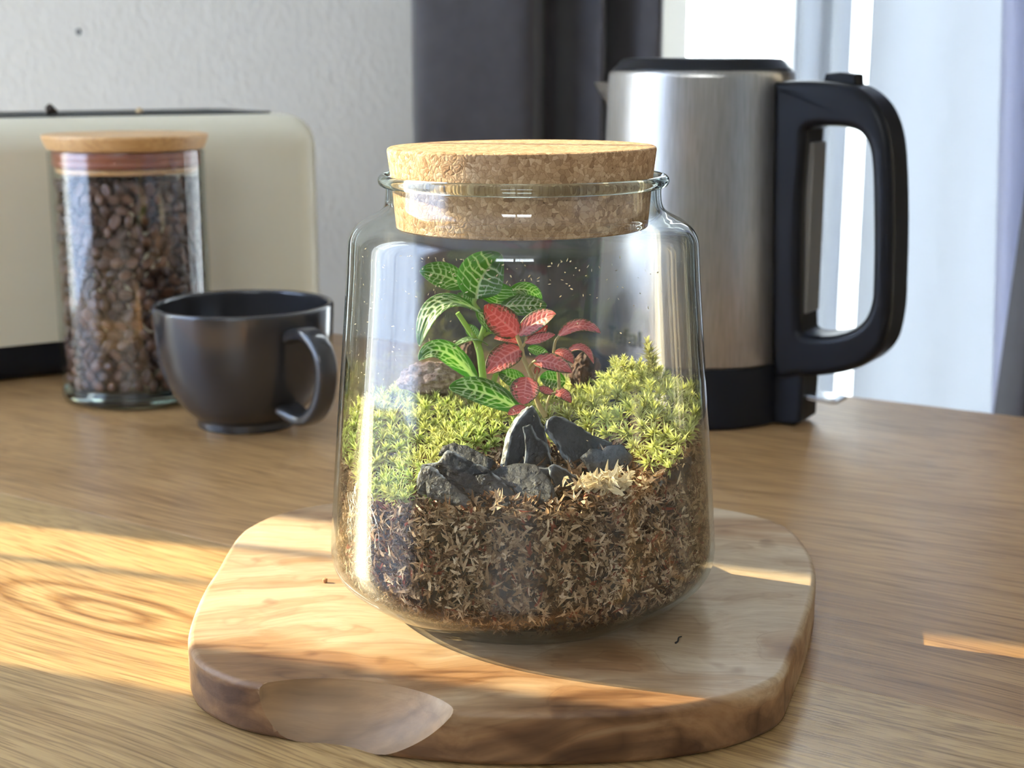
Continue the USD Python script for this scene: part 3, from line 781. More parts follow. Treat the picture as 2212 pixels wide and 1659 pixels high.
def moss_mat(name, low, midc, tip, var):
    return M(name, {
        'a': ('attribute', {'attribute': 'tip'}), 'r': ('rgb_ramp', {'ramp': [(0.0, low), (0.45, midc), (1.0, tip)]}), 'g': ('attribute', {'attribute': 'shade'}),
        'tc': ('texture_coordinate', {}), 'n': ('noise_texture', {'scale': 55.0, 'detail': 2.0}), 'nr': ('map_range', {'from_min': 0.35, 'from_max': 0.65, 'to_min': 0.0, 'to_max': 0.7, 'clamp': True}),
        'v': ('mix', {'mix_type': 'mix', 'color2': var}), 'rv': ('map_range', {'from_min': 0.0, 'from_max': 1.0, 'to_min': 0.55, 'to_max': 1.12}), 'mv': ('vector_math', {'math_type': 'scale'}),
        'p': ('diffuse_bsdf', {}), 't': ('translucent_bsdf', {}), 'm': ('mix_closure', {'fac': 0.45})},
        [('a.fac', 'r.fac'), ('tc.object', 'n.vector'), ('n.fac', 'nr.value'), ('r.color', 'v.color1'), ('nr.result', 'v.fac'), ('v.color', 'mv.vector1'), ('g.fac', 'rv.value'), ('rv.result', 'mv.scale'),
         ('mv.vector', 'p.color'), ('mv.vector', 't.color'), ('p.BSDF', 'm.closure1'), ('t.BSDF', 'm.closure2')], surface='m.closure')


mat_moss_l = moss_mat('moss_fresh', (0.16, 0.19, 0.035), (0.50, 0.66, 0.15), (0.84, 0.95, 0.46), (0.78, 0.75, 0.30))
mat_moss_r = moss_mat('moss_golden', (0.22, 0.20, 0.04), (0.62, 0.66, 0.17), (0.93, 0.95, 0.52), (0.72, 0.80, 0.26))


def scatter(n, seed, inside, dmin):
    r = np.random.RandomState(seed)
    c = r.uniform(-.0745, .0745, (n, 2))
    c = c[inside(c[:, 0], c[:, 1])]
    keep, grid = [], {}
    for p in c:
        g = (int(p[0] / dmin + 1000), int(p[1] / dmin + 1000))
        if any(np.hypot(*(p - q)) < dmin for dx in (-1, 0, 1) for dy in (-1, 0, 1) for q in grid.get((g[0] + dx, g[1] + dy), ())):
            continue
        grid.setdefault(g, []).append(p); keep.append(p)
    return np.array(keep)


def rin(x, y):
    return (np.hypot(x, y) < 0.0718) & (behind(x, y) < .0415)


lf = lambda x: np.interp(x, [-.075, -.060, -.045, -.034, -.028, -.018, -.008, .004], [-.05, -.0500, -.0560, -.0500, -.036, -.026, -.014, -.006])
rf = lambda x: np.interp(x, [.000, .010, .022, .034, .040, .048, .06, .075], [-.004, -.010, -.016, -.022, -.030, -.044, -.05, -.05])
left_in = lambda x, y: rin(x, y) & (x < .006) & (y > lf(x))
right_in = lambda x, y: rin(x, y) & (x >= .006) & (y > rf(x))


def moss_bump(x, y, seed):
    return 0.0032 * noise3(np.stack([x, y, 0 * x], -1), 90, 2, seed) * 2


def moss(name, label, inside, mat, seed, dmin, L, W, nl, zoff, spread):
    c = scatter(6000, seed, inside, dmin)
    x, y = c[:, 0], c[:, 1]
    e = .001
    hz = lambda x, y: ground_z(x, y, False) + zoff(x, y) + moss_bump(x, y, seed)
    z = hz(x, y)
    N = np.stack([-(hz(x + e, y) - z) / e, -(hz(x, y + e) - z) / e, np.ones(len(x))], 1)
    N += np.array([0, -.35, 0]) + rs.randn(len(x), 3) * .25
    v, f, t = rosettes(np.stack([x, y, z], 1), N, L, W, nl, seed, spread)
    rad = np.hypot(v[:, 0], v[:, 1]); lim = np.interp(v[:, 2], iz[2:, 1], iz[2:, 0]) - .0004
    v[:, :2] *= np.minimum(1, lim / np.maximum(rad, 1e-9))[:, None]
    m = obj(name, (v + JC, f), mat, pv=t)
    return tag(m, label, 'moss', 'moss cushions in the terrarium', 'stuff')


front_edge = lambda x, y, f: -.006 * np.exp(-np.maximum(y - f(x), 0) / .006)
moss('moss_cushion', 'fresh green cushion moss carpet beside the green-leaved plant, against the glass', left_in, mat_moss_l, 21, .0036, .0056, .00072, 26, lambda x, y: .0065 + front_edge(x, y, lf), (0.2, 1.35))
moss('moss_cushion', 'golden green starry moss carpet beside the upright slates and red-leaved plant', right_in, mat_moss_r, 22, .0043, .0068, .00080, 30, lambda x, y: .0070 + front_edge(x, y, rf), (0.25, 1.35))
# mound at the back and its upright sprig
mc = at_y(1368, 822, 0.580) - JC
c = scatter(6000, 5, lambda x, y: ((x - mc[0]) / .0155) ** 2 + ((y - mc[1]) / .012) ** 2 < 1, .0032)
dx, dy = c[:, 0] - mc[0], c[:, 1] - mc[1]
q = np.sqrt(np.clip(1 - (dx / .0155) ** 2 - (dy / .012) ** 2, 0, 1))
P = np.stack([c[:, 0], c[:, 1], mc[2] - .004 + .011 * q * (1 + .12 * np.sin(c[:, 0] * 500))], 1)
N = np.stack([dx / .0155, dy / .012 - .3, .3 + q], 1)
v, f, t = rosettes(P, N, .0042, .00060, 32, 6, (0.2, 1.3))
tag(obj('moss_cushion', (v + JC, f), mat_moss_r, pv=t), 'small raised moss mound at the back, below the upright moss sprig', 'moss', 'moss cushions in the terrarium', 'stuff')
s0, s1 = at_y(1418, 822, 0.580) - JC, at_y(1402, 757, 0.580) - JC
q = np.linspace(0, 1, 13)[:, None]
P = s0 + (s1 - s0) * q
N = np.tile(nz(s1 - s0), (13, 1)) + rs.randn(13, 3) * .12
v, f, t = rosettes(P, N, .0050, .0009, 26, 9, (0.35, 1.2), height=.006)
tag(obj('moss_sprig', (v + JC, f), moss_mat('moss_sprig_pale', (0.20, 0.17, 0.05), (0.46, 0.46, 0.14), (0.78, 0.80, 0.42), (0.6, 0.6, 0.25)), pv=t), 'pale upright moss sprig rising from the mound at the back', 'moss', kind='stuff')

# ------------------------------------------------------------------ rocks and slates
mat_slate = M('slate', {
    'tc': ('texture_coordinate', {}), 'm': ('mapping', {'scale': (1, 1, 1)}), 'n': ('noise_texture', {'scale': 130.0, 'detail': 6.0, 'roughness': 0.65}), 'r': ('rgb_ramp', {'ramp': [(0.3, (0.008, 0.009, 0.011)), (0.55, (0.018, 0.020, 0.024)), (0.8, (0.05, 0.055, 0.062))]}),
    'g': ('attribute', {'attribute': 'chip'}), 'pr': ('map_range', {'from_min': 0.35, 'from_max': 0.75, 'to_min': 0.0, 'to_max': 0.8, 'clamp': True}), 'mx': ('mix', {'mix_type': 'mix', 'color2': (0.33, 0.36, 0.38)}),
    'n2': ('noise_texture', {'scale': 420.0, 'detail': 4.0}), 'b': ('bump', {'strength': 0.8, 'distance': 0.0014}), 'p': ('principled_bsdf', {'roughness': 0.55, 'specular_ior_level': 0.45})},
    [('tc.object', 'n.vector'), ('n.fac', 'r.fac'), ('g.fac', 'pr.value'), ('r.color', 'mx.color1'), ('pr.result', 'mx.fac'), ('mx.color', 'p.base_color'), ('tc.object', 'n2.vector'), ('n2.fac', 'b.height'), ('b.normal', 'p.normal')])
mat_slate_pale = M('slate_dusty', {
    'tc': ('texture_coordinate', {}), 'n': ('noise_texture', {'scale': 160.0, 'detail': 6.0, 'roughness': 0.7}), 'r': ('rgb_ramp', {'ramp': [(0.3, (0.022, 0.024, 0.027)), (0.55, (0.050, 0.053, 0.057)), (0.8, (0.105, 0.11, 0.118))]}),
    'n2': ('noise_texture', {'scale': 480.0, 'detail': 4.0}), 'b': ('bump', {'strength': 0.8, 'distance': 0.0014}), 'p': ('principled_bsdf', {'roughness': 0.6, 'specular_ior_level': 0.4})},
    [('tc.object', 'n.vector'), ('n.fac', 'r.fac'), ('r.color', 'p.base_color'), ('tc.object', 'n2.vector'), ('n2.fac', 'b.height'), ('b.normal', 'p.normal')])
C7 = lambda p: (860 + p[0] / 3.687, 860 + p[1] / 3.687)


def shard(outline, y, nrm, thick, seed, rough=.0011, step=0.0):
    """A slate flake: its outline in crop pixels is laid on a plane through depth y with the given normal, then given thickness and a split, chipped surface."""
    px = [C7(p) for p in outline]
    nrm = nz(nrm)
    cpx = np.mean(px, 0)
    o = at_y(cpx[0], cpx[1], y)
    pts = []
    for p in px:
        d = ray(*p); e = np.array([0, 0, H])
        pts.append(e + d * (np.dot(o - e, nrm) / np.dot(d, nrm)))
    pts = np.array(pts)
    ux = nz(np.cross([0, 0, 1.0], nrm)); uy = np.cross(nrm, ux)
    q = np.stack([(pts - o) @ ux, (pts - o) @ uy], 1)
    po = Polygon(q).buffer(0)
    if po.geom_type != 'Polygon':
        po = max(po.geoms, key=lambda g: g.area)
    r = ring_pts(po, 56)
    r = r + 0.00035 * np.stack([noise3(np.c_[r, np.zeros(56)], 900, 2, seed), noise3(np.c_[r, np.ones(56)], 900, 2, seed + 1)], 1) * 2
    po = Polygon(r).buffer(0)
    if po.geom_type != 'Polygon':
        po = max(po.geoms, key=lambda g: g.area)
    m = trimesh.creation.extrude_polygon(po, thick, engine='earcut')
    mm = mani(m).refine_to_length(0.0011)
    k = mm.to_mesh(); v = np.array(k.vert_properties[:, :3], float); f = np.array(k.tri_verts)
    # layered cleavage: quantised noise on the faces, ragged sides
    lay = noise3(np.c_[v[:, :2], np.zeros(len(v))], 160, 3, seed)
    stepq = np.round(lay * 7) / 7
    inner = np.clip(np.array([po.exterior.distance(Point(p)) for p in v[:, :2]]) / .0018, 0, 1)
    s = np.where(v[:, 2] > thick * .5, 1, -1)
    v[:, 2] += s * (rough * 2.2 * stepq * inner - .00035 * (1 - inner) ** 2 * 2)
    side = np.sin(v[:, 2] / thick * 9 + seed) * .00025
    v[:, :2] += noise3(v, 500, 2, seed + 3)[:, None] * .0006 + side[:, None] * (1 - inner)[:, None]
    w = o + v[:, :1] * ux + v[:, 1:2] * uy - (thick - v[:, 2:]) * nrm
    chip = (1 - inner) * np.clip(.62 + 1.7 * noise3(v, 420, 3, seed + 9), 0, 1)
    sm = trimesh.graph.smooth_shade(trimesh.Trimesh(w, f, process=False), angle=math.radians(28), facet_minarea=None)
    return (np.array(sm.vertices), np.array(sm.faces)), chip[cKDTree(w).query(np.array(sm.vertices))[1]]


SL = [
    ('tall pointed black slate standing upright under the red-leaved plant', [(1075, 62), (1030, 95), (960, 180), (895, 300), (868, 430), (850, 560), (860, 700), (1280, 700), (1262, 540), (1195, 340), (1150, 190), (1105, 95)], .532, (.42, -.88, .22), .0055, 0, 'd'),
    ('tall black slate with a white-chipped edge leaning away beside the pointed one', [(1192, 245), (1197, 175), (1235, 140), (1330, 150), (1430, 210), (1560, 300), (1700, 352), (1820, 420), (1830, 700), (1560, 740), (1480, 690), (1420, 600), (1350, 480), (1270, 350)], .530, (.30, -.88, .36), .0045, 1, 'd'),
    ('blue-grey dusty slate plate with a wavy top edge before the leaning black slate', [(1462, 470), (1530, 402), (1600, 410), (1630, 425), (1662, 382), (1780, 372), (1862, 460), (1900, 560), (1912, 720), (1800, 760), (1600, 740), (1535, 590)], .517, (.10, -.95, .30), .0028, 2, 'p'),
    ('small dark slate wedge nearest the golden moss, at the end of the row', [(1915, 520), (1990, 498), (2060, 585), (2102, 660), (2095, 740), (2000, 790), (1910, 750), (1900, 640)], .514, (-.25, -.92, .30), .0040, 3, 'd'),
    ('short slate sliver standing in the gap between the pointed and leaning slates', [(1215, 545), (1250, 525), (1335, 560), (1450, 640), (1492, 720), (1420, 800), (1310, 760), (1270, 690), (1228, 610)], .512, (.38, -.85, .36), .0030, 4, 'd'),
    ('broad rough grey slate lying tilted in front of the pointed slate', [(812, 545), (920, 510), (1010, 508), (1100, 522), (1180, 610), (1242, 690), (1245, 800), (1180, 850), (1040, 800), (900, 690), (760, 640), (720, 580)], .511, (-.20, -.62, .76), .0050, 5, 'p'),
    ('flat grey slate tile lying on top of the dark slates beside the green moss', [(322, 440), (350, 372), (440, 345), (560, 372), (762, 482), (725, 540), (660, 535), (560, 500), (470, 455), (400, 420)], .522, (-.12, -.55, .83), .0028, 6, 'p'),
    ('large black slate block under the flat grey tile', [(170, 532), (310, 512), (372, 415), (430, 425), (560, 500), (700, 555), (800, 640), (920, 760), (880, 860), (720, 860), (560, 800), (380, 700), (230, 640)], .512, (-.10, -.86, .50), .0070, 7, 'd'),
    ('grey slate slab leaning at the front foot of the large black block', [(212, 660), (330, 628), (392, 660), (500, 750), (610, 840), (560, 880), (400, 850), (225, 770)], .502, (-.22, -.84, .50), .0028, 8, 'p'),
    ('dark slate chip at the outer end of the row beside the fresh moss', [(135, 680), (150, 600), (180, 540), (260, 545), (370, 640), (300, 740), (220, 770), (140, 750)], .508, (-.30, -.88, .36), .0035, 9, 'd'),
    ('thin slate flake lying on the sphagnum below the large black block', [(555, 890), (620, 850), (705, 830), (690, 870), (640, 905), (575, 915)], .497, (0, -.55, .83), .0014, 10, 'p'),
    ('narrow slate flake half buried below the broad grey slate', [(800, 830), (870, 815), (965, 815), (950, 850), (880, 868), (815, 855)], .499, (0, -.45, .89), .0014, 11, 'p'),
    ('dark slate lump in the shade between broad grey slate and sliver', [(1130, 555), (1220, 560), (1290, 680), (1320, 850), (1250, 900), (1180, 860), (1150, 700)], .517, (.2, -.9, .3), .0050, 12, 'd'),
    ('small bluish slate chip resting on the large black block', [(600, 605), (715, 588), (745, 650), (700, 690), (640, 688)], .5025, (-.1, -.65, .75), .0016, 13, 'p'),
    ('thin dark slate splinter beside the cream tuft', [(1325, 905), (1400, 830), (1470, 785), (1490, 820), (1420, 890), (1360, 945)], .498, (.2, -.7, .68), .0018, 14, 'd'),
    ('black slate corner poking out of the sphagnum below the thin flake', [(590, 930), (640, 910), (690, 950), (680, 1000), (620, 1010)], .4915, (0, -.9, .4), .0020, 15, 'd'),
]
for lab, ol, y, nm, thk, sd, kind in SL:
    m, ch = shard(ol, y, nm, thk, sd * 7 + 1)
    tag(obj('slate', m, mat_slate if kind == 'd' else mat_slate_pale, smooth=True, pv={'chip': ch}), lab, 'stone', 'slate pieces standing in the terrarium')
m, ch = shard([(1000, 228), (1060, 212), (1100, 300), (1190, 370), (1240, 560), (1010, 540), (1020, 380)], .5285, (.42, -.88, .22), .0016, 99)
obj('split_layer', m, mat_slate, stage.GetPrimAtPath('/World/slate'), smooth=True, pv={'chip': ch})


def rock(name, px, py, y, size, mat, label, seed):
    m = trimesh.creation.icosphere(4, 1.0)
    v = np.array(m.vertices)
    d = 1 + .55 * noise3(v, 1.3, 2, seed) + .35 * noise3(v, 5, 3, seed + 1)
    v = v * d[:, None] * np.array(size)
    m.vertices = v + at_y(px, py, y)
    return tag(obj(name, m, mat, smooth=60), label, 'stone')


mat_lava = M('lava', {'tc': ('texture_coordinate', {}), 'n': ('noise_texture', {'scale': 320.0, 'detail': 4.0, 'roughness': 0.7}), 'r': ('rgb_ramp', {'ramp': [(0.35, (0.16, 0.10, 0.085)), (0.6, (0.44, 0.32, 0.28)), (0.75, (0.62, 0.50, 0.44))]}), 'b': ('bump', {'strength': 1.0, 'distance': 0.0015}), 'p': ('principled_bsdf', {'roughness': 0.9})},
             [('tc.object', 'n.vector'), ('n.fac', 'r.fac'), ('r.color', 'p.base_color'), ('n.fac', 'b.height'), ('b.normal', 'p.normal')])
mat_bark = M('bark', {'tc': ('texture_coordinate', {}), 'm': ('mapping', {'scale': (1, 1, .25)}), 'n': ('noise_texture', {'scale': 420.0, 'detail': 4.0}), 'r': ('rgb_ramp', {'ramp': [(0.35, (0.03, 0.016, 0.012)), (0.7, (0.13, 0.065, 0.042))]}), 'b': ('bump', {'strength': 0.8, 'distance': 0.001}), 'p': ('principled_bsdf', {'roughness': 0.85})},
             [('tc.object', 'm.vector'), ('m.vector', 'n.vector'), ('n.fac', 'r.fac'), ('r.color', 'p.base_color'), ('n.fac', 'b.height'), ('b.normal', 'p.normal')])
rock('lava_rock', 930, 818, .592, (.0125, .008, .0072), mat_lava, 'pinkish brown lava rock lying on the moss behind the low green leaves', 3)
rock('bark_chunk', 1016, 782, .596, (.0055, .005, .0085), mat_bark, 'dark brown bark chunk standing behind the green stem', 8)
rock('bark_chunk', 1262, 806, .588, (.0062, .005, .0080), mat_bark, 'dark red-brown bark chunk between the red leaves and the moss mound', 15)

# ------------------------------------------------------------------ plants
C6 = lambda p: (860 + p[0] / 4.367, 520 + p[1] / 4.367)


def p6(x, y, Y):
    q = C6((x, y))
    return at_y(q[0], q[1], Y)


NS, NT = 52, 34


def leaf(base, tip, width, nrm, mid=None, fold=.22, curl=0.0, tipw=1.0, round_=False, seed=0, wave=.0):
    """A fittonia blade: bezier midrib from base over mid to tip, folded along it, quilted between net veins. Returns mesh, uv and the vein and edge fields."""
    B, T = np.asarray(base), np.asarray(tip)
    Mi = (B + T) / 2 if mid is None else np.asarray(mid)
    C = 2 * Mi - (B + T) / 2
    s = np.linspace(0, 1, NS); t = np.linspace(-1, 1, NT)
    P = ((1 - s) ** 2)[:, None] * B + (2 * s * (1 - s))[:, None] * C + (s ** 2)[:, None] * T
    D = np.gradient(P, axis=0); D /= np.linalg.norm(D, axis=1, keepdims=True)
    nrm = nz(nrm)
    S = np.cross(nrm[None], D); S /= np.linalg.norm(S, axis=1, keepdims=True) + 1e-9
    Nn = np.cross(D, S)
    if round_:
        w = np.sin(PI * np.clip(s, 0, 1) ** .85) ** .55
    else:
        w = (s ** .62) * ((1 - s) ** .70); w = w / w.max()
    w = w * width / 2
    L = np.linalg.norm(np.diff(P, axis=0), axis=1).sum()
    tt, ss = np.meshgrid(t, s)
    ww = w[:, None] * tt
    X = np.abs(ww); A = np.abs(tt)
    r = np.random.RandomState(seed)
    mw = .034 * L * (1.05 - ss)
    vein = np.exp(-(X / mw) ** 2)
    vein2 = np.zeros_like(vein)
    nl = 6
    for side_ in (-1, 1):
        msk = (tt * side_ >= 0)
        for k in range(nl):
            s0 = .04 + .80 * (k + (.25 if side_ > 0 else 0)) / nl + r.uniform(-.015, .015)
            sc = s0 + .30 * A ** 1.25 * (1 - s0) + .012 * np.sin(A * 9 + k * 2.1)
            dd = np.abs(ss - sc) * L
            vv_ = np.exp(-(dd / (.021 * L * (1.15 - .55 * A))) ** 2) * (1 - .25 * A)
            vein = np.where(msk, np.maximum(vein, vv_), vein)
            # loops joining neighbouring laterals
            for q0 in (.42, .72):
                tq = q0 + r.uniform(-.06, .06) + .25 * (ss - sc)
                inb = np.clip((ss - sc) / .012, 0, 1) * np.clip((sc + .8 / nl * 1.05 - ss) / .012, 0, 1)
                d2 = np.abs(A - tq) * np.maximum(w[:, None], 1e-5)
                vein2 = np.where(msk, np.maximum(vein2, np.exp(-(d2 / (.013 * L)) ** 2) * inb), vein2)
    full = np.maximum(vein, .66 * vein2)
    edge = np.clip((A - .86) / .12, 0, 1)
    bend = fold * X - curl * (A ** 2) * np.maximum(w[:, None], 0) + wave * L * np.sin(ss * 9 + A * 3 + seed) * A
    quilt = -.010 * L * full * np.clip(1 - A ** 4, 0, 1)
    V = P[:, None, :] + ww[..., None] * S[:, None, :] + (bend + quilt)[..., None] * Nn[:, None, :]
    i, j = np.meshgrid(np.arange(NS - 1), np.arange(NT - 1), indexing='ij')
    q = np.stack([i * NT + j, i * NT + j + 1, (i + 1) * NT + j + 1, (i + 1) * NT + j], -1).reshape(-1, 4)
    f = np.vstack([q[:, [0, 1, 2]], q[:, [0, 2, 3]]])
    th = .00022
    v = V.reshape(-1, 3)
    nn_ = np.repeat(Nn, NT, 0)
    K = len(v)
    # closed blade: second skin just below, joined round the edge
    v2 = v - nn_ * th
    loop = np.concatenate([np.arange(NT), np.arange(1, NS) * NT + NT - 1, (NS - 1) * NT + np.arange(NT - 2, -1, -1), np.arange(NS - 2, 0, -1) * NT])
    l2 = np.roll(loop, -1)
    F = np.vstack([f, f[:, ::-1] + K, np.stack([loop, l2 + K, l2], 1), np.stack([loop, loop + K, l2 + K], 1)])
    fl = lambda a: np.tile(a.reshape(-1), 2)
    return np.vstack([v, v2]), F, {'vein': fl(full), 'edge': fl(edge), 'heart': fl(np.clip(1 - A ** 2.2, 0, 1) * np.clip(1.15 - ss * .5, 0, 1))}


mat_green = M('fittonia_green', {
    'a': ('attribute', {'attribute': 'vein'}), 'ar': ('map_range', {'from_min': 0.30, 'from_max': 0.70, 'to_min': 0.0, 'to_max': 1.0, 'clamp': True}),
    'tc': ('texture_coordinate', {}), 'n': ('noise_texture', {'scale': 160.0, 'detail': 2.0}), 'gr': ('rgb_ramp', {'ramp': [(0.3, (0.040, 0.085, 0.028)), (0.7, (0.085, 0.155, 0.046))]}),
    'c': ('mix', {'mix_type': 'mix', 'color2': (0.74, 0.84, 0.60)}), 'e': ('attribute', {'attribute': 'edge'}), 'ef': ('math', {'math_type': 'multiply', 'value2': 0.35}), 'ce': ('mix', {'mix_type': 'mix', 'color2': (0.45, 0.60, 0.38)}),
    'tcx': ('mix', {'mix_type': 'mix', 'color1': (0.22, 0.62, 0.02), 'color2': (0.70, 0.90, 0.32)}),
    'p': ('principled_bsdf', {'roughness': 0.42, 'specular_ior_level': 0.5}), 't': ('translucent_bsdf', {}), 'm': ('mix_closure', {'fac': 0.46})},
    [('a.fac', 'ar.value'), ('tc.object', 'n.vector'), ('n.fac', 'gr.fac'), ('gr.color', 'c.color1'), ('ar.result', 'c.fac'), ('e.fac', 'ef.value1'), ('ef.value', 'ce.fac'), ('c.color', 'ce.color1'), ('ce.color', 'p.base_color'),
     ('ar.result', 'tcx.fac'), ('tcx.color', 't.color'), ('p.BSDF', 'm.closure1'), ('t.BSDF', 'm.closure2')], surface='m.closure')
mat_red = M('fittonia_red', {
    'a': ('attribute', {'attribute': 'vein'}), 'h': ('attribute', {'attribute': 'heart'}), 'e': ('attribute', {'attribute': 'edge'}), 'tc': ('texture_coordinate', {}),
    'n': ('noise_texture', {'scale': 900.0, 'detail': 3.0}), 'nn': ('map_range', {'from_min': 0.3, 'from_max': 0.7, 'to_min': -0.35, 'to_max': 0.35}), 'hs': ('math', {'math_type': 'add'}), 'hr': ('map_range', {'from_min': 0.22, 'from_max': 0.55, 'to_min': 0.0, 'to_max': 1.0, 'clamp': True}),
    'ar': ('map_range', {'from_min': 0.25, 'from_max': 0.75, 'to_min': 0.0, 'to_max': 1.0, 'clamp': True}),
    'mx': ('math', {'math_type': 'maximum'}),
    'c0': ('mix', {'mix_type': 'mix', 'color1': (0.11, 0.10, 0.045), 'color2': (0.58, 0.115, 0.105)}), 'c1': ('mix', {'mix_type': 'mix', 'color2': (0.90, 0.44, 0.39)}), 'vf': ('math', {'math_type': 'multiply', 'value2': 0.85}),
    'em': ('map_range', {'from_min': 0.35, 'from_max': 0.9, 'to_min': 0.0, 'to_max': 0.9, 'clamp': True}), 'ce': ('mix', {'mix_type': 'mix', 'color2': (0.10, 0.13, 0.05)}),
    'tcx': ('mix', {'mix_type': 'mix', 'color1': (0.20, 0.20, 0.02), 'color2': (0.85, 0.20, 0.13)}),
    'p': ('principled_bsdf', {'roughness': 0.42, 'specular_ior_level': 0.5, 'sheen_weight': 0.2}), 't': ('translucent_bsdf', {}), 'm': ('mix_closure', {'fac': 0.32})},
    [('a.fac', 'ar.value'), ('tc.object', 'n.vector'), ('n.fac', 'nn.value'), ('h.fac', 'hs.value1'), ('nn.result', 'hs.value2'), ('hs.value', 'hr.value'), ('hr.result', 'mx.value1'), ('ar.result', 'mx.value2'), ('mx.value', 'c0.fac'), ('c0.color', 'c1.color1'), ('ar.result', 'vf.value1'), ('vf.value', 'c1.fac'),
     ('e.fac', 'em.value'), ('em.result', 'ce.fac'), ('c1.color', 'ce.color1'), ('ce.color', 'p.base_color'), ('mx.value', 'tcx.fac'), ('tcx.color', 't.color'), ('p.BSDF', 'm.closure1'), ('t.BSDF', 'm.closure2')], surface='m.closure')
mat_stem_g = M('stem_green', {'p': ('principled_bsdf', {'base_color': (0.38, 0.56, 0.14), 'roughness': 0.5}), 't': ('translucent_bsdf', {'color': (0.5, 0.75, 0.15)}), 'm': ('mix_closure', {'fac': 0.3})}, [('p.BSDF', 'm.closure1'), ('t.BSDF', 'm.closure2')], surface='m.closure')
mat_stem_r = M('stem_tan', {'p': ('principled_bsdf', {'base_color': (0.52, 0.44, 0.20), 'roughness': 0.5}), 't': ('translucent_bsdf', {'color': (0.6, 0.45, 0.15)}), 'm': ('mix_closure', {'fac': 0.25})}, [('p.BSDF', 'm.closure1'), ('t.BSDF', 'm.closure2')], surface='m.closure')

S6 = .57 / 4.367 / FPX        # metres per crop pixel near the plants
GY = .580
gp = thing('green_fittonia', 'green-leaved nerve plant with white net veins growing in the moss', 'plant', tuple(p6(800, 1345, GY)))
gb = p6(800, 1345, GY)


def put_leaf(parent, origin, mat, b, t, w, n, Yb, Yt, mid=None, Ym=None, **k):
    B, T = p6(b[0], b[1], Yb) - origin, p6(t[0], t[1], Yt) - origin
    Mi = None if mid is None else p6(mid[0], mid[1], Ym if Ym is not None else (Yb + Yt) / 2) - origin
    v, f, pv = leaf(B, T, w * S6, n, Mi, **k)
    obj('leaf', (v, f), mat, parent, smooth=True, pv=pv)


def put_stem(parent, origin, mat, pts, r0, r1, name='stem'):
    p = spline([p6(x, y, Y) - origin for x, y, Y in pts], 6 * len(pts))
    obj(name, tube(p, np.linspace(r0, r1, len(p)) * S6, 9), mat, parent, smooth=60)


put_stem(gp, gb, mat_stem_g, [(805, 1400, GY), (800, 1300, GY), (775, 1080, GY), (755, 1000, GY), (735, 930, GY)], 38, 34)
put_stem(gp, gb, mat_stem_g, [(745, 960, GY), (660, 830, GY - .001), (560, 680, GY - .002)], 30, 24)
put_stem(gp, gb, mat_stem_g, [(760, 960, GY), (800, 860, GY + .001), (815, 760, GY + .001), (760, 660, GY + .001), (715, 590, GY), (735, 530, GY)], 32, 22)
put_stem(gp, gb, mat_stem_g, [(880, 1400, GY - .002), (900, 1330, GY - .002), (930, 1230, GY + .002)], 34, 24)
put_stem(gp, gb, mat_stem_g, [(800, 900, GY), (880, 860, GY + .002), (960, 880, GY + .002)], 20, 14)
G = [
    ((742, 548), (978, 128), 460, (-.25, -.93, -.10), GY - .002, GY - .006, dict(mid=(800, 330), Ym=GY - .004, fold=.30, seed=1)),
    ((640, 430), (203, 285), 270, (.10, -.85, .45), GY + .006, GY + .004, dict(mid=(430, 330), fold=.12, seed=2)),
    ((790, 680), (198, 995), 300, (-.35, -.50, .80), GY, GY - .014, dict(mid=(400, 600), Ym=GY - .010, fold=.16, seed=3)),
    ((925, 610), (965, 395), 430, (.12, -.95, .25), GY + .004, GY + .008, dict(fold=.10, seed=4)),
    ((1050, 470), (1350, 580), 170, (.1, -.70, .65), GY + .008, GY + .010, dict(mid=(1235, 470), fold=.15, seed=5)),
    ((960, 620), (1405, 612), 230, (.05, -.80, .6), GY + .003, GY + .002, dict(mid=(1190, 610), fold=.10, seed=6)),
    ((735, 610), (560, 500), 120, (-.2, -.9, .2), GY + .002, GY + .001, dict(fold=.15, seed=7)),
    ((740, 650), (980, 890), 150, (.1, -.80, .55), GY - .001, GY - .004, dict(mid=(860, 780), fold=.20, seed=8)),
    ((850, 985), (512, 1005), 120, (.05, -.12, .99), GY, GY - .006, dict(mid=(690, 925), fold=.1, seed=9)),
    ((755, 1335), (195, 1130), 230, (-.25, -.75, .60), GY - .003, GY - .012, dict(mid=(430, 1045), Ym=GY - .008, fold=.15, seed=10)),
    ((1160, 1600), (478, 1385), 320, (-.05, -.62, .78), GY - .014, GY - .020, dict(mid=(800, 1430), Ym=GY - .018, fold=.12, seed=11)),
    ((1210, 1340), (945, 1250), 180, (.1, -.85, .5), GY + .002, GY, dict(fold=.12, seed=12)),
    ((1580, 1330), (1335, 1290), 200, (.1, -.85, .5), GY + .006, GY + .004, dict(fold=.12, seed=13)),
    ((1225, 1010), (1425, 1075), 110, (.1, -.8, .6), GY + .003, GY + .003, dict(fold=.15, seed=14)),
    ((760, 930), (640, 790), 120, (.3, -.9, .2), GY + .002, GY + .003, dict(fold=.2, seed=15)),
]
for b, t, w, n, yb, yt, k in G:
    put_leaf(gp, gb, mat_green, b, t, w, n, yb, yt, **k)
RY = .553
rb = p6(1340, 1580, RY)
rp = thing('red_fittonia', 'red-leaved nerve plant with thin green leaf margins behind the upright slates', 'plant', tuple(rb))
put_stem(rp, rb, mat_stem_r, [(1390, 1660, RY), (1330, 1560, RY), (1300, 1470, RY), (1285, 1380, RY), (1240, 1240, RY), (1185, 1110, RY), (1160, 1000, RY), (1120, 890, RY)], 26, 20)
put_stem(rp, rb, mat_stem_r, [(1290, 1400, RY - .001), (1300, 1300, RY - .001), (1315, 1220, RY - .001), (1320, 1180, RY - .001)], 18, 12)
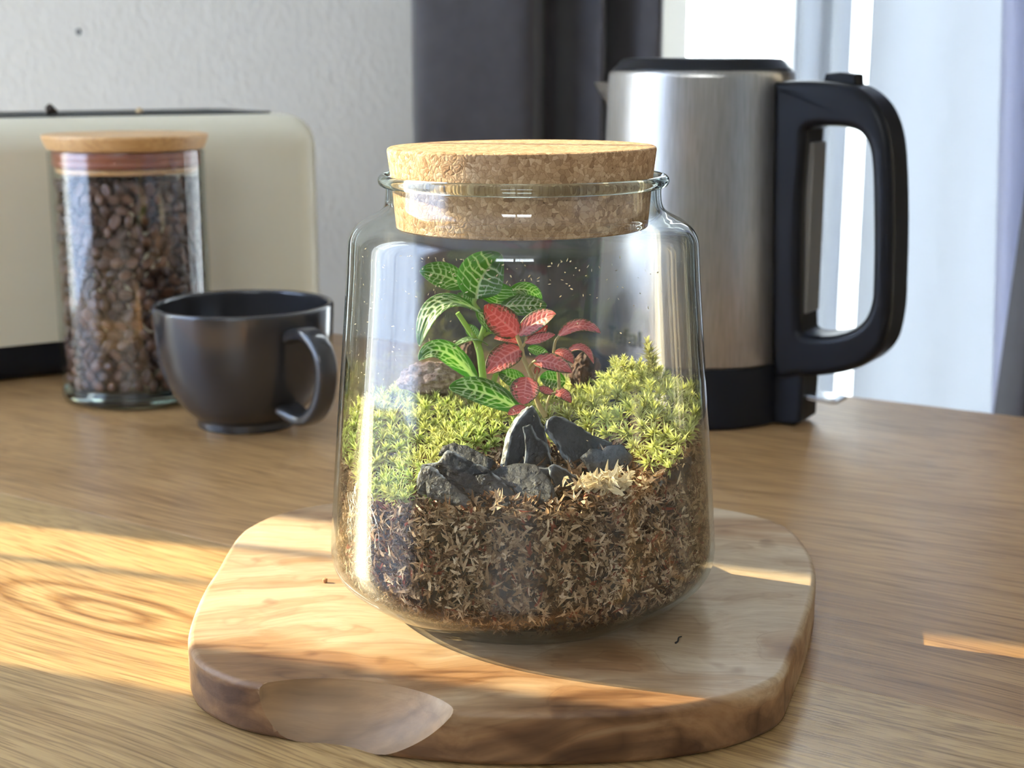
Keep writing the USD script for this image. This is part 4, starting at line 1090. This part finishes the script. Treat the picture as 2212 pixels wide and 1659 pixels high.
put_stem(rp, rb, mat_stem_r, [(1390, 1640, RY + .004), (1410, 1520, RY + .003), (1440, 1450, RY + .003), (1490, 1430, RY + .003)], 14, 10)
put_stem(rp, rb, mat_stem_r, [(1520, 1420, RY + .012), (1510, 1250, RY + .012), (1470, 1080, RY + .012), (1480, 960, RY + .012), (1520, 895, RY + .012)], 18, 12)
put_stem(rp, rb, mat_stem_r, [(1165, 1010, RY), (1200, 960, RY - .001), (1210, 900, RY - .002)], 16, 12)
put_stem(rp, rb, mat_stem_r, [(1230, 1200, RY), (1270, 1150, RY - .002), (1300, 1130, RY - .003)], 16, 12)
Rl = [
    ((1128, 888), (815, 610), 275, (-.25, -.90, .35), RY, RY - .002, dict(round_=True, fold=.14, seed=21)),
    ((1135, 890), (1488, 690), 205, (.15, -.75, .62), RY, RY - .006, dict(mid=(1310, 760), fold=.18, seed=22)),
    ((1195, 960), (1480, 885), 125, (.1, -.70, .68), RY - .002, RY - .006, dict(fold=.18, seed=23)),
    ((1205, 965), (1410, 800), 125, (.1, -.9, .35), RY + .001, RY + .002, dict(fold=.14, seed=24)),
    ((1160, 1020), (838, 1255), 265, (-.28, -.85, .42), RY, RY - .009, dict(mid=(1000, 1100), Ym=RY - .005, fold=.15, seed=25)),
    ((1140, 965), (905, 925), 130, (-.1, -.6, .75), RY + .002, RY + .001, dict(mid=(1020, 915), fold=.15, seed=26)),
    ((1270, 1140), (1640, 1245), 190, (.15, -.75, .62), RY - .002, RY - .008, dict(mid=(1450, 1150), fold=.14, seed=27)),
    ((1475, 1055), (1655, 1160), 125, (.2, -.75, .6), RY + .003, RY, dict(mid=(1580, 1075), fold=.15, seed=28)),
    ((1210, 1285), (1180, 1545), 275, (-.10, -.90, .42), RY - .006, RY - .012, dict(round_=True, fold=.14, seed=29)),
    ((1505, 905), (1912, 872), 150, (.1, -.70, .68), RY + .012, RY + .010, dict(mid=(1710, 800), fold=.15, seed=30)),
    ((1595, 1050), (1845, 1160), 110, (.2, -.55, .8), RY + .010, RY + .008, dict(mid=(1740, 1010), fold=.15, seed=31)),
    ((1475, 1440), (1632, 1530), 120, (.1, -.7, .7), RY + .003, RY, dict(mid=(1560, 1450), fold=.15, seed=32)),
    ((1470, 1440), (1315, 1385), 90, (0, -.7, .7), RY + .003, RY + .004, dict(fold=.15, seed=33)),
    ((1300, 1260), (1318, 1170), 60, (.2, -.95, .1), RY - .001, RY - .002, dict(fold=.5, seed=34)),
    ((1200, 1560), (1035, 1640), 110, (-.1, -.7, .7), RY - .006, RY - .010, dict(fold=.15, seed=35)),
]
for b, t, w, n, yb, yt, k in Rl:
    put_leaf(rp, rb, mat_red, b, t, w, n, yb, yt, **k)

# fine white roots creeping down the inside of the glass
rr2 = random.Random(4)
roots = []
for k in range(13):
    az, z = math.radians(-148 + rr2.uniform(-9, 9)), rr2.uniform(.068, .080)
    pts = []
    for q in range(9):
        Rg = float(np.interp(z, iz[2:, 1], iz[2:, 0])) - .00045
        pts.append((Rg * math.cos(az), Rg * math.sin(az), z))
        z -= rr2.uniform(.001, .0034); az += rr2.uniform(-.03, .035)
    roots.append(tube(spline(pts, 24), np.linspace(.00016, .00006, 24), 5))
v, f = cat(roots)
tag(obj('white_roots', (v + JC, f), plain('root_white', (0.80, 0.78, 0.70), 0.6)), 'fine white roots creeping down the glass below the fresh green moss', 'roots', kind='stuff')

# specks of sphagnum stuck inside the glass
n1, n2 = 230, 150
zz = np.concatenate([rs.uniform(.085, .163, n1), .167 - np.abs(rs.randn(n2)) * .012])
aa = np.concatenate([np.where(rs.rand(n1) < .6, rs.normal(-2.75, .22, n1), rs.uniform(-3.1, .1, n1)), rs.normal(-1.75, .45, n2)])
zz = np.clip(zz, .085, .1655)
R = np.interp(zz, iz[2:, 1], iz[2:, 0]) - .00035
P = np.stack([R * np.cos(aa), R * np.sin(aa), zz], 1); N = np.stack([np.cos(aa), np.sin(aa), 0 * aa], 1)
v, f, t = flakes(P, N, .0011, .00042, .15, 77, seg=2, blades=1)
rad = np.hypot(v[:, 0], v[:, 1]); lim = np.interp(v[:, 2], iz[2:, 1], iz[2:, 0]) - .00015
v[:, :2] *= np.minimum(1, lim / np.maximum(rad, 1e-9))[:, None]
tag(obj('sphagnum_specks', (v + JC, f), mat_pale, pv={'shade': t}), 'pale specks of sphagnum stuck to the inside of the terrarium glass', 'specks', kind='stuff')

# ------------------------------------------------------------------ the kettle
KC = at_z(1492, 923, 0); KC = np.array([KC[0] * 1.067, KC[1] + .056, 0.0])
kettle = thing('electric_kettle', 'brushed steel electric kettle with black lid, base and D-shaped handle', 'kettle', KC)
mat_steel = M('brushed_steel', {
    'tc': ('texture_coordinate', {}), 'm': ('mapping', {'scale': (1, 1, .012)}), 'n': ('noise_texture', {'scale': 1400.0, 'detail': 3.0}), 'r': ('map_range', {'from_min': 0.3, 'from_max': 0.7, 'to_min': 0.27, 'to_max': 0.31}), 'tg': ('tangent', {'direction_type': 'radial', 'axis': 'z'}),
    'p': ('principled_bsdf', {'base_color': (0.44, 0.41, 0.375), 'metallic': 1.0, 'anisotropic': 0.75, 'anisotropic_rotation': 0.0})},
    [('tc.object', 'm.vector'), ('m.vector', 'n.vector'), ('n.fac', 'r.value'), ('r.result', 'p.roughness'), ('tg.tangent', 'p.tangent')])
mat_blk = M('black_plastic', {'tc': ('texture_coordinate', {}), 'n': ('noise_texture', {'scale': 1500.0}), 'b': ('bump', {'strength': 0.06, 'distance': 0.0004}), 'p': ('principled_bsdf', {'base_color': (0.006, 0.0065, 0.009), 'roughness': 0.36, 'specular_ior_level': 0.22})}, [('tc.object', 'n.vector'), ('n.fac', 'b.height'), ('b.normal', 'p.normal')])
mat_blk_soft = plain('black_matte_plastic', (0.007, 0.008, 0.012), 0.5, specular_ior_level=0.25)
KR = lambda z: np.interp(z, [0.0, .041, .229], [.0685, .0672, .0612])
obj('body', lathe([(0.0, .0405), (KR(.041) - .001, .0405), (KR(.041), .042)] + [(KR(z), z) for z in np.linspace(.05, .225, 12)] + [(KR(.228), .2275), (KR(.229) - .0012, .2292), (KR(.229) - .004, .2292), (KR(.2) - .004, .2), (0, .2)], 128), mat_steel, kettle, smooth=35)
obj('base', lathe([(0, 0), (.0650, 0), (.0675, .0012), (.0684, .004), (.0681, .0200), (.0677, .0395), (.0670, .0405), (0, .0405)], 128), mat_blk_soft, kettle, smooth=35)
obj('lid', lathe([(0, .2235), (.0560, .2235), (.0590, .2292), (.0588, .2305), (.0560, .2330), (.0535, .2362), (.0515, .2372), (.0470, .2376), (0, .2380)], 128), mat_blk, kettle, smooth=35)
HA = math.radians(-33)
hu = np.array([math.cos(HA), math.sin(HA), 0])
hv = np.array([-math.sin(HA), math.cos(HA), 0])


def place_uz(m, w0):
    """Mesh in (u, z, thickness) to kettle coordinates along the handle's direction."""
    m = tm(m)
    v = np.array(m.vertices)
    m.vertices = v[:, :1] * hu + (v[:, 2:] + w0) * hv + v[:, 1:2] * np.array([0, 0, 1.0])
    m.fix_normals()
    return m


outl = [(.058, .2225), (.075, .2235), (.100, .2225), (.116, .2190), (.130, .2085), (.1385, .1920), (.1425, .1700), (.1455, .1350), (.1468, .1000), (.1468, .0800), (.1430, .0610), (.1330, .0490), (.1180, .0415), (.1000, .0370), (.085, .0350), (.066, .0350), (.062, .08), (.059, .15)]
inl = [(.0815, .1930), (.0900, .1955), (.1120, .1945), (.1220, .1890), (.1275, .1750), (.1312, .1350), (.1328, .1000), (.1322, .0860), (.1275, .0750), (.1170, .0675), (.1000, .0630), (.0860, .0630), (.0830, .0700), (.0815, .1000), (.0800, .1500)]
sq = lambda L: [(.0815 + (u - .0815) * .925 if u > .0815 else u, z) for u, z in L]
outl, inl = sq(outl), sq(inl)
ho = Polygon(spline(np.array(outl + outl[:1]), 300)[:-1]).buffer(-.002).buffer(.002)
hi_ = Polygon(spline(np.array(inl + inl[:1]), 200)[:-1]).buffer(0)
hp = Polygon(ho.exterior, [hi_.exterior])
hm = extrude_round(hp, .036, .0055, 6)
obj('handle', place_uz(hm, -.018), mat_blk, kettle, smooth=50, label='glossy black D-shaped handle')
wg = extrude_round(sbox(.0775, .076, .0832, .184).buffer(.001), .022, .001, 2)
obj('water_window', place_uz(wg, -.009), M('smoky_window', {'p': ('principled_bsdf', {'base_color': (0.20, 0.19, 0.175), 'roughness': 0.25})}), kettle, smooth=40, label='smoky grey water level window')
bt = extrude_round(Polygon([(.088, .2215), (.1085, .2205), (.1078, .2268), (.0985, .2280), (.0895, .2272)]).buffer(.0006), .016, .0012, 3)
obj('lid_button', place_uz(bt, -.008), mat_blk, kettle, smooth=40)
ft = extrude_round(Polygon([(.060, .0015), (.0800, .0015), (.0845, .005), (.0850, .038), (.062, .040)]).buffer(.0008), .030, .003, 4)
obj('switch_housing', place_uz(ft, -.015), mat_blk_soft, kettle, smooth=40)
lv = extrude_round(Polygon([(.080, .0185), (.104, .0172), (.108, .0180), (.108, .0200), (.104, .0208), (.080, .0215)]), .018, .0006, 2)
obj('switch_lever', place_uz(lv, -.009), plain('chrome', (0.75, 0.77, 0.78), 0.15, metallic=1.0), kettle, smooth=40, label='silver on-off lever')
# V spout on the far side of the handle
SA = HA + PI - .12
su = np.array([math.cos(SA), math.sin(SA), 0]); sv = np.array([-math.sin(SA), math.cos(SA), 0])
rows = []
for z, out_, wd in ((.190, .0615, .004), (.198, .0690, .011), (.206, .0765, .017), (.215, .0840, .022), (.2215, .0885, .025)):
    a_ = np.linspace(-1, 1, 9)
    rows.append(np.stack([su * (out_ - (out_ - (KR(z) - .0035)) * abs(t) ** 1.4) + sv * wd * t + np.array([0, 0, z]) for t in a_]))
sp = np.array(rows); nr, ncol = sp.shape[:2]
i, j = np.meshgrid(np.arange(nr - 1), np.arange(ncol - 1), indexing='ij')
q = np.stack([i * ncol + j, i * ncol + j + 1, (i + 1) * ncol + j + 1, (i + 1) * ncol + j], -1).reshape(-1, 4)
f = np.vstack([q[:, [0, 1, 2]], q[:, [0, 2, 3]]]); v = sp.reshape(-1, 3); v2 = v - su * .0012; K = len(v)
loop = np.concatenate([np.arange(ncol), np.arange(1, nr) * ncol + ncol - 1, (nr - 1) * ncol + np.arange(ncol - 2, -1, -1), np.arange(nr - 2, 0, -1) * ncol]); l2 = np.roll(loop, -1)
m = trimesh.Trimesh(np.vstack([v, v2]), np.vstack([f, f[:, ::-1] + K, np.stack([loop, l2 + K, l2], 1), np.stack([loop, loop + K, l2 + K], 1)]), process=False); m.fix_normals()
obj('spout', m, mat_steel, kettle, smooth=50)
# the maker's word printed on the steel, bent round the body
tx = meshkit.text_mesh('Tefal', .0100, .0003, bold=True)
tx = mani(tx).refine_to_length(.0015).to_mesh()
v = np.array(tx.vert_properties[:, :3], float); f = np.array(tx.tri_verts)
wd = v[:, 0].max()
# centre of the print faces where the column px 1342 meets the steel
cv = -np.arctan2(KC[1], KC[0])
zc = .0530
th0 = math.atan2(-KC[1], -KC[0])
ang = th0 - math.asin(min(.95, (1492 - 1343) / FPX * .97 / .0665))
rr = KR(zc) + .00005 + v[:, 2]
aa = ang + (v[:, 0] - wd / 2) / .0668
obj('lettering', (np.stack([rr * np.cos(aa), rr * np.sin(aa), v[:, 1] + zc], 1), f), plain('print_grey', (0.02, 0.022, 0.025), 0.5), kettle, label='dark grey word printed on the steel')

# ------------------------------------------------------------------ the coffee jar
b = at_z(284, 891, 0)
COF = np.array([b[0] * 1.056 + .0072, b[1] + .053, 0.0])
coffee = thing('coffee_jar', 'tall glass storage jar with a bamboo lid, full of coffee beans', 'jar', COF)
mat_jar2 = glass_thin('storage_glass', (0.40, 0.47, 0.45), edge=4.0)
CR = .0535
op = [(0, 0), (CR - .006, 0)] + arc((CR - .006, .006), .006, -90, 0, 6) + [(CR, .05), (CR, .1745), (CR - .0011, .1762)]
ip = [(CR - .0024, .1750), (CR - .0024, .05), (CR - .0024, .0185)] + arc((CR - .0075, .0175), .005, 0, -90, 5)[1:] + [(0, .0125)]
obj('body', lathe(op + ip, 128), mat_jar2, coffee, smooth=40)
bt_ = lathe([(0, .0008), (CR - .007, .0008), (CR - .0018, .0045), (CR - .0012, .0085), (CR - .004, .0118), (0, .0118)], 96)
obj('thick_foot', bt_, mat_thick, coffee, smooth=35, label='thick clear glass bottom')
mat_bamboo = wood('bamboo', ((0.50, 0.27, 0.095), (0.60, 0.345, 0.135), (0.68, 0.42, 0.18)), 0.3, stretch=(6, 90, 40), ring=0.15, pore=0.2, rough=0.45)
obj('lid', lathe([(0, .1765), (CR - .0012, .1765), (CR - .0002, .1772), (CR + .0026, .1835), (CR + .0029, .1855), (CR + .0022, .1866), (0, .1868)], 128), mat_bamboo, coffee, smooth=35, label='pale bamboo lid')
obj('lid_plug', lathe([(0, .1605), (CR - .0062, .1605), (CR - .0052, .1615), (CR - .0052, .1640), (CR - .008, .1642), (CR - .008, .1765), (0, .1765)], 96), mat_bamboo, coffee, smooth=35)
obj('seal', lathe([(CR - .0078, .1645), (CR - .0040, .1648), (CR - .0028, .1670), (CR - .0036, .1695), (CR - .0028, .1720), (CR - .0040, .1755), (CR - .0078, .1758)], 96, closed=True), plain('seal_rubber', (0.30, 0.085, 0.035), 0.45), coffee, smooth=35, label='reddish rubber sealing ring')
# beans: one bean, 300 copies that show, the rest as one mass
bs = trimesh.creation.icosphere(3, 1.0)
v = np.array(bs.vertices)
w_ = v.copy()
low = v[:, 2] < 0
w_[low, 2] *= .35
groove = np.exp(-(v[:, 1] / .16) ** 2) * low
w_[:, 2] += groove * .32 * (1 - v[:, 0] ** 2)
bean_v = w_ * np.array([.0048, .0036, .0030]); bean_f = np.array(bs.faces)
mat_bean = M('roast_bean', {'oi': ('object_info', {}), 'gg': ('attribute', {'attribute': 'shade'}), 'ad': ('math', {'math_type': 'add'}), 'frc': ('math', {'math_type': 'fraction'}), 'r': ('rgb_ramp', {'ramp': [(0.0, (0.040, 0.017, 0.010)), (0.5, (0.085, 0.038, 0.021)), (1.0, (0.170, 0.080, 0.044))]}), 'p': ('principled_bsdf', {'roughness': 0.38, 'specular_ior_level': 0.5})},
              [('oi.random', 'ad.value1'), ('gg.fac', 'ad.value2'), ('ad.value', 'frc.value1'), ('frc.value', 'r.fac'), ('r.color', 'p.base_color')])
bl, bg = 'glossy dark roast coffee bean among its like behind the coffee jar glass', 'coffee beans behind the glass of the storage jar'


def rotm(r):
    q = nz(r.randn(4)); a_, b_, c_, d_ = q
    return np.array([[1 - 2 * (c_ * c_ + d_ * d_), 2 * (b_ * c_ - a_ * d_), 2 * (b_ * d_ + a_ * c_)], [2 * (b_ * c_ + a_ * d_), 1 - 2 * (b_ * b_ + d_ * d_), 2 * (c_ * d_ - a_ * b_)], [2 * (b_ * d_ - a_ * c_), 2 * (c_ * d_ + a_ * b_), 1 - 2 * (b_ * b_ + c_ * c_)]])


br = np.random.RandomState(5)
toc = math.atan2(-COF[1], -COF[0])
RB = CR - .0024 - .0040
slots = []
rows_ = 20
for k in range(rows_):
    z = .0165 + k * .0071
    ncol_ = int(2 * PI * RB / .0097)
    for j in range(ncol_):
        a_ = toc + (j + .5 * (k % 2)) * 2 * PI / ncol_ + br.uniform(-.02, .02)
        dd = (a_ - toc + PI) % (2 * PI) - PI
        slots.append((abs(dd), a_, z + br.uniform(-.0008, .0008)))
slots.sort()


def bean_frame(a_, r):
    rad_ = np.array([math.cos(a_), math.sin(a_), 0]); tan_ = np.array([-math.sin(a_), math.cos(a_), 0]); up_ = np.array([0, 0, 1.0])
    g = r.uniform(0, 2 * PI); u_ = tan_ * math.cos(g) + up_ * math.sin(g); w2 = -tan_ * math.sin(g) + up_ * math.cos(g)
    n_ = rad_ * (1 if r.rand() < .5 else -1)
    n_ = nz(n_ + .35 * r.randn(3)); u_ = nz(u_ - n_ * (u_ @ n_)); w2 = np.cross(n_, u_)
    return np.stack([u_, w2, n_], 1)


first = None
rest = []
for k, (dd, a_, z) in enumerate(slots):
    Rm = bean_frame(a_, br); pos = np.array([math.cos(a_), math.sin(a_), 0]) * RB + [0, 0, z]
    if k < 300:
        path = numbered('/World/coffee_bean')
        x = UsdGeom.Xform.Define(stage, path)
        mt = np.eye(4); mt[:3, :3] = Rm * br.uniform(.88, 1.06); mt[:3, 3] = pos + COF
        x.AddTransformOp().Set(Gf.Matrix4d(*mt.T.ravel().tolist()))
        if first is None:
            first = x
            obj('hull', (bean_v, bean_f), mat_bean, x, smooth=60)
        else:
            x.GetPrim().GetReferences().AddInternalReference(first.GetPath()); x.GetPrim().SetInstanceable(True)
        tag(x.GetPrim(), bl, 'coffee bean', bg)
    else:
        rest.append((bean_v @ Rm.T + pos, bean_f))
lowb = trimesh.creation.icosphere(1, 1.0)
for k in range(900):
    r_ = (RB - .0075) if k < 620 else RB * math.sqrt(br.rand()) * .88
    a_ = br.uniform(0, 2 * PI); z = br.uniform(.0165, .150) if k < 620 else br.uniform(.146, .1535)
    rest.append((np.array(lowb.vertices) * [.0048, .0036, .0028] @ bean_frame(a_, br).T + np.array([math.cos(a_) * r_, math.sin(a_) * r_, z]), np.array(lowb.faces)))
v, f = cat(rest)
mass = obj('coffee_beans', (v + COF, f), mat_bean, smooth=True, pv={'shade': np.concatenate([np.full(len(q[0]), br.rand()) for q in rest])})
tag(mass, 'dark mass of coffee beans deeper inside the storage jar', 'coffee beans', kind='stuff')

# ------------------------------------------------------------------ the mug
b = at_z(536, 941, 0)
MUG = np.array([b[0] * 1.037, b[1] + .034, 0.0])
mug = thing('coffee_mug', 'dark grey glazed cup with a thick loop handle beside the coffee jar', 'cup', MUG)
mat_mug = M('mug_glaze', {'tc': ('texture_coordinate', {}), 'n': ('noise_texture', {'scale': 700.0}), 'b': ('bump', {'strength': 0.03, 'distance': 0.0005}), 'p': ('principled_bsdf', {'base_color': (0.028, 0.027, 0.029), 'roughness': 0.16, 'specular_ior_level': 0.55, 'coat_weight': 0.3, 'coat_roughness': 0.05})}, [('tc.object', 'n.vector'), ('n.fac', 'b.height'), ('b.normal', 'p.normal')])
mo = spline([(.0330, .0030), (.0332, .0060), (.0375, .0095), (.0450, .0180), (.0515, .0300), (.0555, .0430), (.0575, .0560), (.0585, .0700), (.0588, .0790)], 40)
mi = spline([(.0550, .0790), (.0545, .0700), (.0530, .0560), (.0500, .0400), (.0440, .0240), (.0340, .0130), (.0200, .0100), (0.0, .0095)], 40)
mi[:, 0] = np.maximum(mi[:, 0], 0)
mprof = [(0, .0030), (.0270, .0030), (.0280, .0004), (.0290, 0), (.0318, 0), (.0328, .0006)] + list(map(tuple, mo)) + arc((.0569, .0793), .0019, 10, 170, 6) + list(map(tuple, mi))
obj('bowl', lathe(mprof, 128), mat_mug, mug, smooth=45)
MA = math.radians(-47)
mu, mv = np.array([math.cos(MA), math.sin(MA), 0]), np.array([-math.sin(MA), math.cos(MA), 0])
hp_ = spline([(.0545, .0650), (.0640, .0690), (.0760, .0690), (.0870, .0610), (.0910, .0470), (.0870, .0310), (.0770, .0190), (.0640, .0145), (.0475, .0180)], 48)
pts = np.array([mu * u + np.array([0, 0, z]) for u, z in hp_])
t = np.gradient(pts, axis=0); t /= np.linalg.norm(t, axis=1, keepdims=True)
nrm_ = np.cross(t, mv)
g = np.linspace(0, 2 * PI, 16, endpoint=False)
ca, sa = np.sign(np.cos(g)) * np.abs(np.cos(g)) ** .6, np.sign(np.sin(g)) * np.abs(np.sin(g)) ** .6
wv = np.interp(np.linspace(0, 1, 48), [0, .15, .5, .85, 1], [.0095, .0075, .0070, .0075, .0095])
V = pts[:, None] + (wv[:, None, None] * ca[None, :, None]) * mv + (.0042 * sa)[None, :, None] * nrm_[:, None]
i, j = np.meshgrid(np.arange(47), np.arange(16), indexing='ij')
q = np.stack([i * 16 + j, i * 16 + (j + 1) % 16, (i + 1) * 16 + (j + 1) % 16, (i + 1) * 16 + j], -1).reshape(-1, 4)
m = trimesh.Trimesh(V.reshape(-1, 3), np.vstack([q[:, [0, 1, 2]], q[:, [0, 2, 3]]]), process=False); m.fix_normals()
obj('handle', m, mat_mug, mug, smooth=50)

# ------------------------------------------------------------------ the toaster
TDIR = math.radians(33)
tu, tv = np.array([math.cos(TDIR), math.sin(TDIR)]), np.array([-math.sin(TDIR), math.cos(TDIR)])
T0 = at_z(0, 832, 0)[:2]
TL0, TL1, TD, TH = -.14, .273, .165, .1950
tcen = T0 + tu * (TL0 + TL1) / 2 + tv * TD / 2
toaster = thing('toaster', 'cream long-slot toaster with rounded edges and a black foot', 'toaster', (tcen[0], tcen[1], 0), TDIR)
L2, D2 = (TL1 - TL0) / 2, TD / 2
mat_cream = M('cream_enamel', {'p': ('principled_bsdf', {'base_color': (0.72, 0.66, 0.50), 'roughness': 0.28, 'specular_ior_level': 0.5, 'coat_weight': 0.2, 'coat_roughness': 0.1})})


def hull_round(x0, x1, y0, y1, z0, z1, rx, n=4):
    c = [trimesh.creation.icosphere(3, rx).vertices + np.array([x, y, z]) for x in (x0 + rx, x1 - rx) for y in (y0 + rx, y1 - rx) for z in (z0 + rx, z1 - rx)]
    return trimesh.Trimesh(np.vstack(c)).convex_hull


shell = hull_round(-L2, L2, -D2, D2, -.02, TH, .026)
shell = mani(shell) ^ mani(bx(-1, 1, -1, 1, .0285, 1))
slots_ = [(-.040, -.008), (.010, .042)]
well = mani(extrude_round(sbox(-L2 + .032, -.052, L2 - .036, .052).buffer(.004), .05, .001, 2)).translate((0, 0, TH - .004))
shell = shell - well
for y0, y1 in slots_:
    shell = shell - mani(bx(-L2 + .045, L2 - .05, y0, y1, .06, TH + .01))
obj('shell', shell, mat_cream, toaster, smooth=35)
foot = mani(hull_round(-L2 + .006, L2 - .006, -D2 + .006, D2 - .006, .0, .07, .012)) ^ mani(bx(-1, 1, -1, 1, 0.0, .0285))
obj('foot', foot, mat_blk_soft, toaster, smooth=35, label='black plastic foot')
plate = mani(extrude_round(sbox(-L2 + .033, -.051, L2 - .037, .051).buffer(.003), .0062, .0012, 2)).translate((0, 0, TH - .0045))
for y0, y1 in slots_:
    plate = plate - mani(bx(-L2 + .045, L2 - .05, y0, y1, .06, TH + .01))
obj('slot_plate', plate, plain('slot_dark', (0.035, 0.04, 0.042), 0.4), toaster, smooth=35, label='dark metal plate round the slots')


def on_toaster(px, py):
    """Point on the toaster's slot plate along the picture ray."""
    return at_z(px, py, TH + .0015)


for (px, dep, s, colr, lab) in ((110, .045, .0042, (0.03, 0.018, 0.012), 'burnt dark crumb on the toaster slot plate'), (301, .040, .0026, (0.50, 0.36, 0.20), 'pale bread crumb on the toaster slot plate')):
    m = trimesh.creation.icosphere(2, s); m.vertices = np.array(m.vertices) * (1 + 1.2 * noise3(np.array(m.vertices), 350, 2, px))[:, None]
    d = ray(px, 240)[:2]; # meet the plate line at the given depth behind the front face
    A = np.array([d, -tu]).T
    o_ = T0 + tv * dep
    k = np.linalg.solve(A, o_)
    pos = d * k[0]
    m.apply_translation((pos[0], pos[1], TH + .0017 + s * .7))
    tag(obj('bread_crumb', m, plain(f'crumb_{px}', colr, 0.8)), lab, 'crumb')
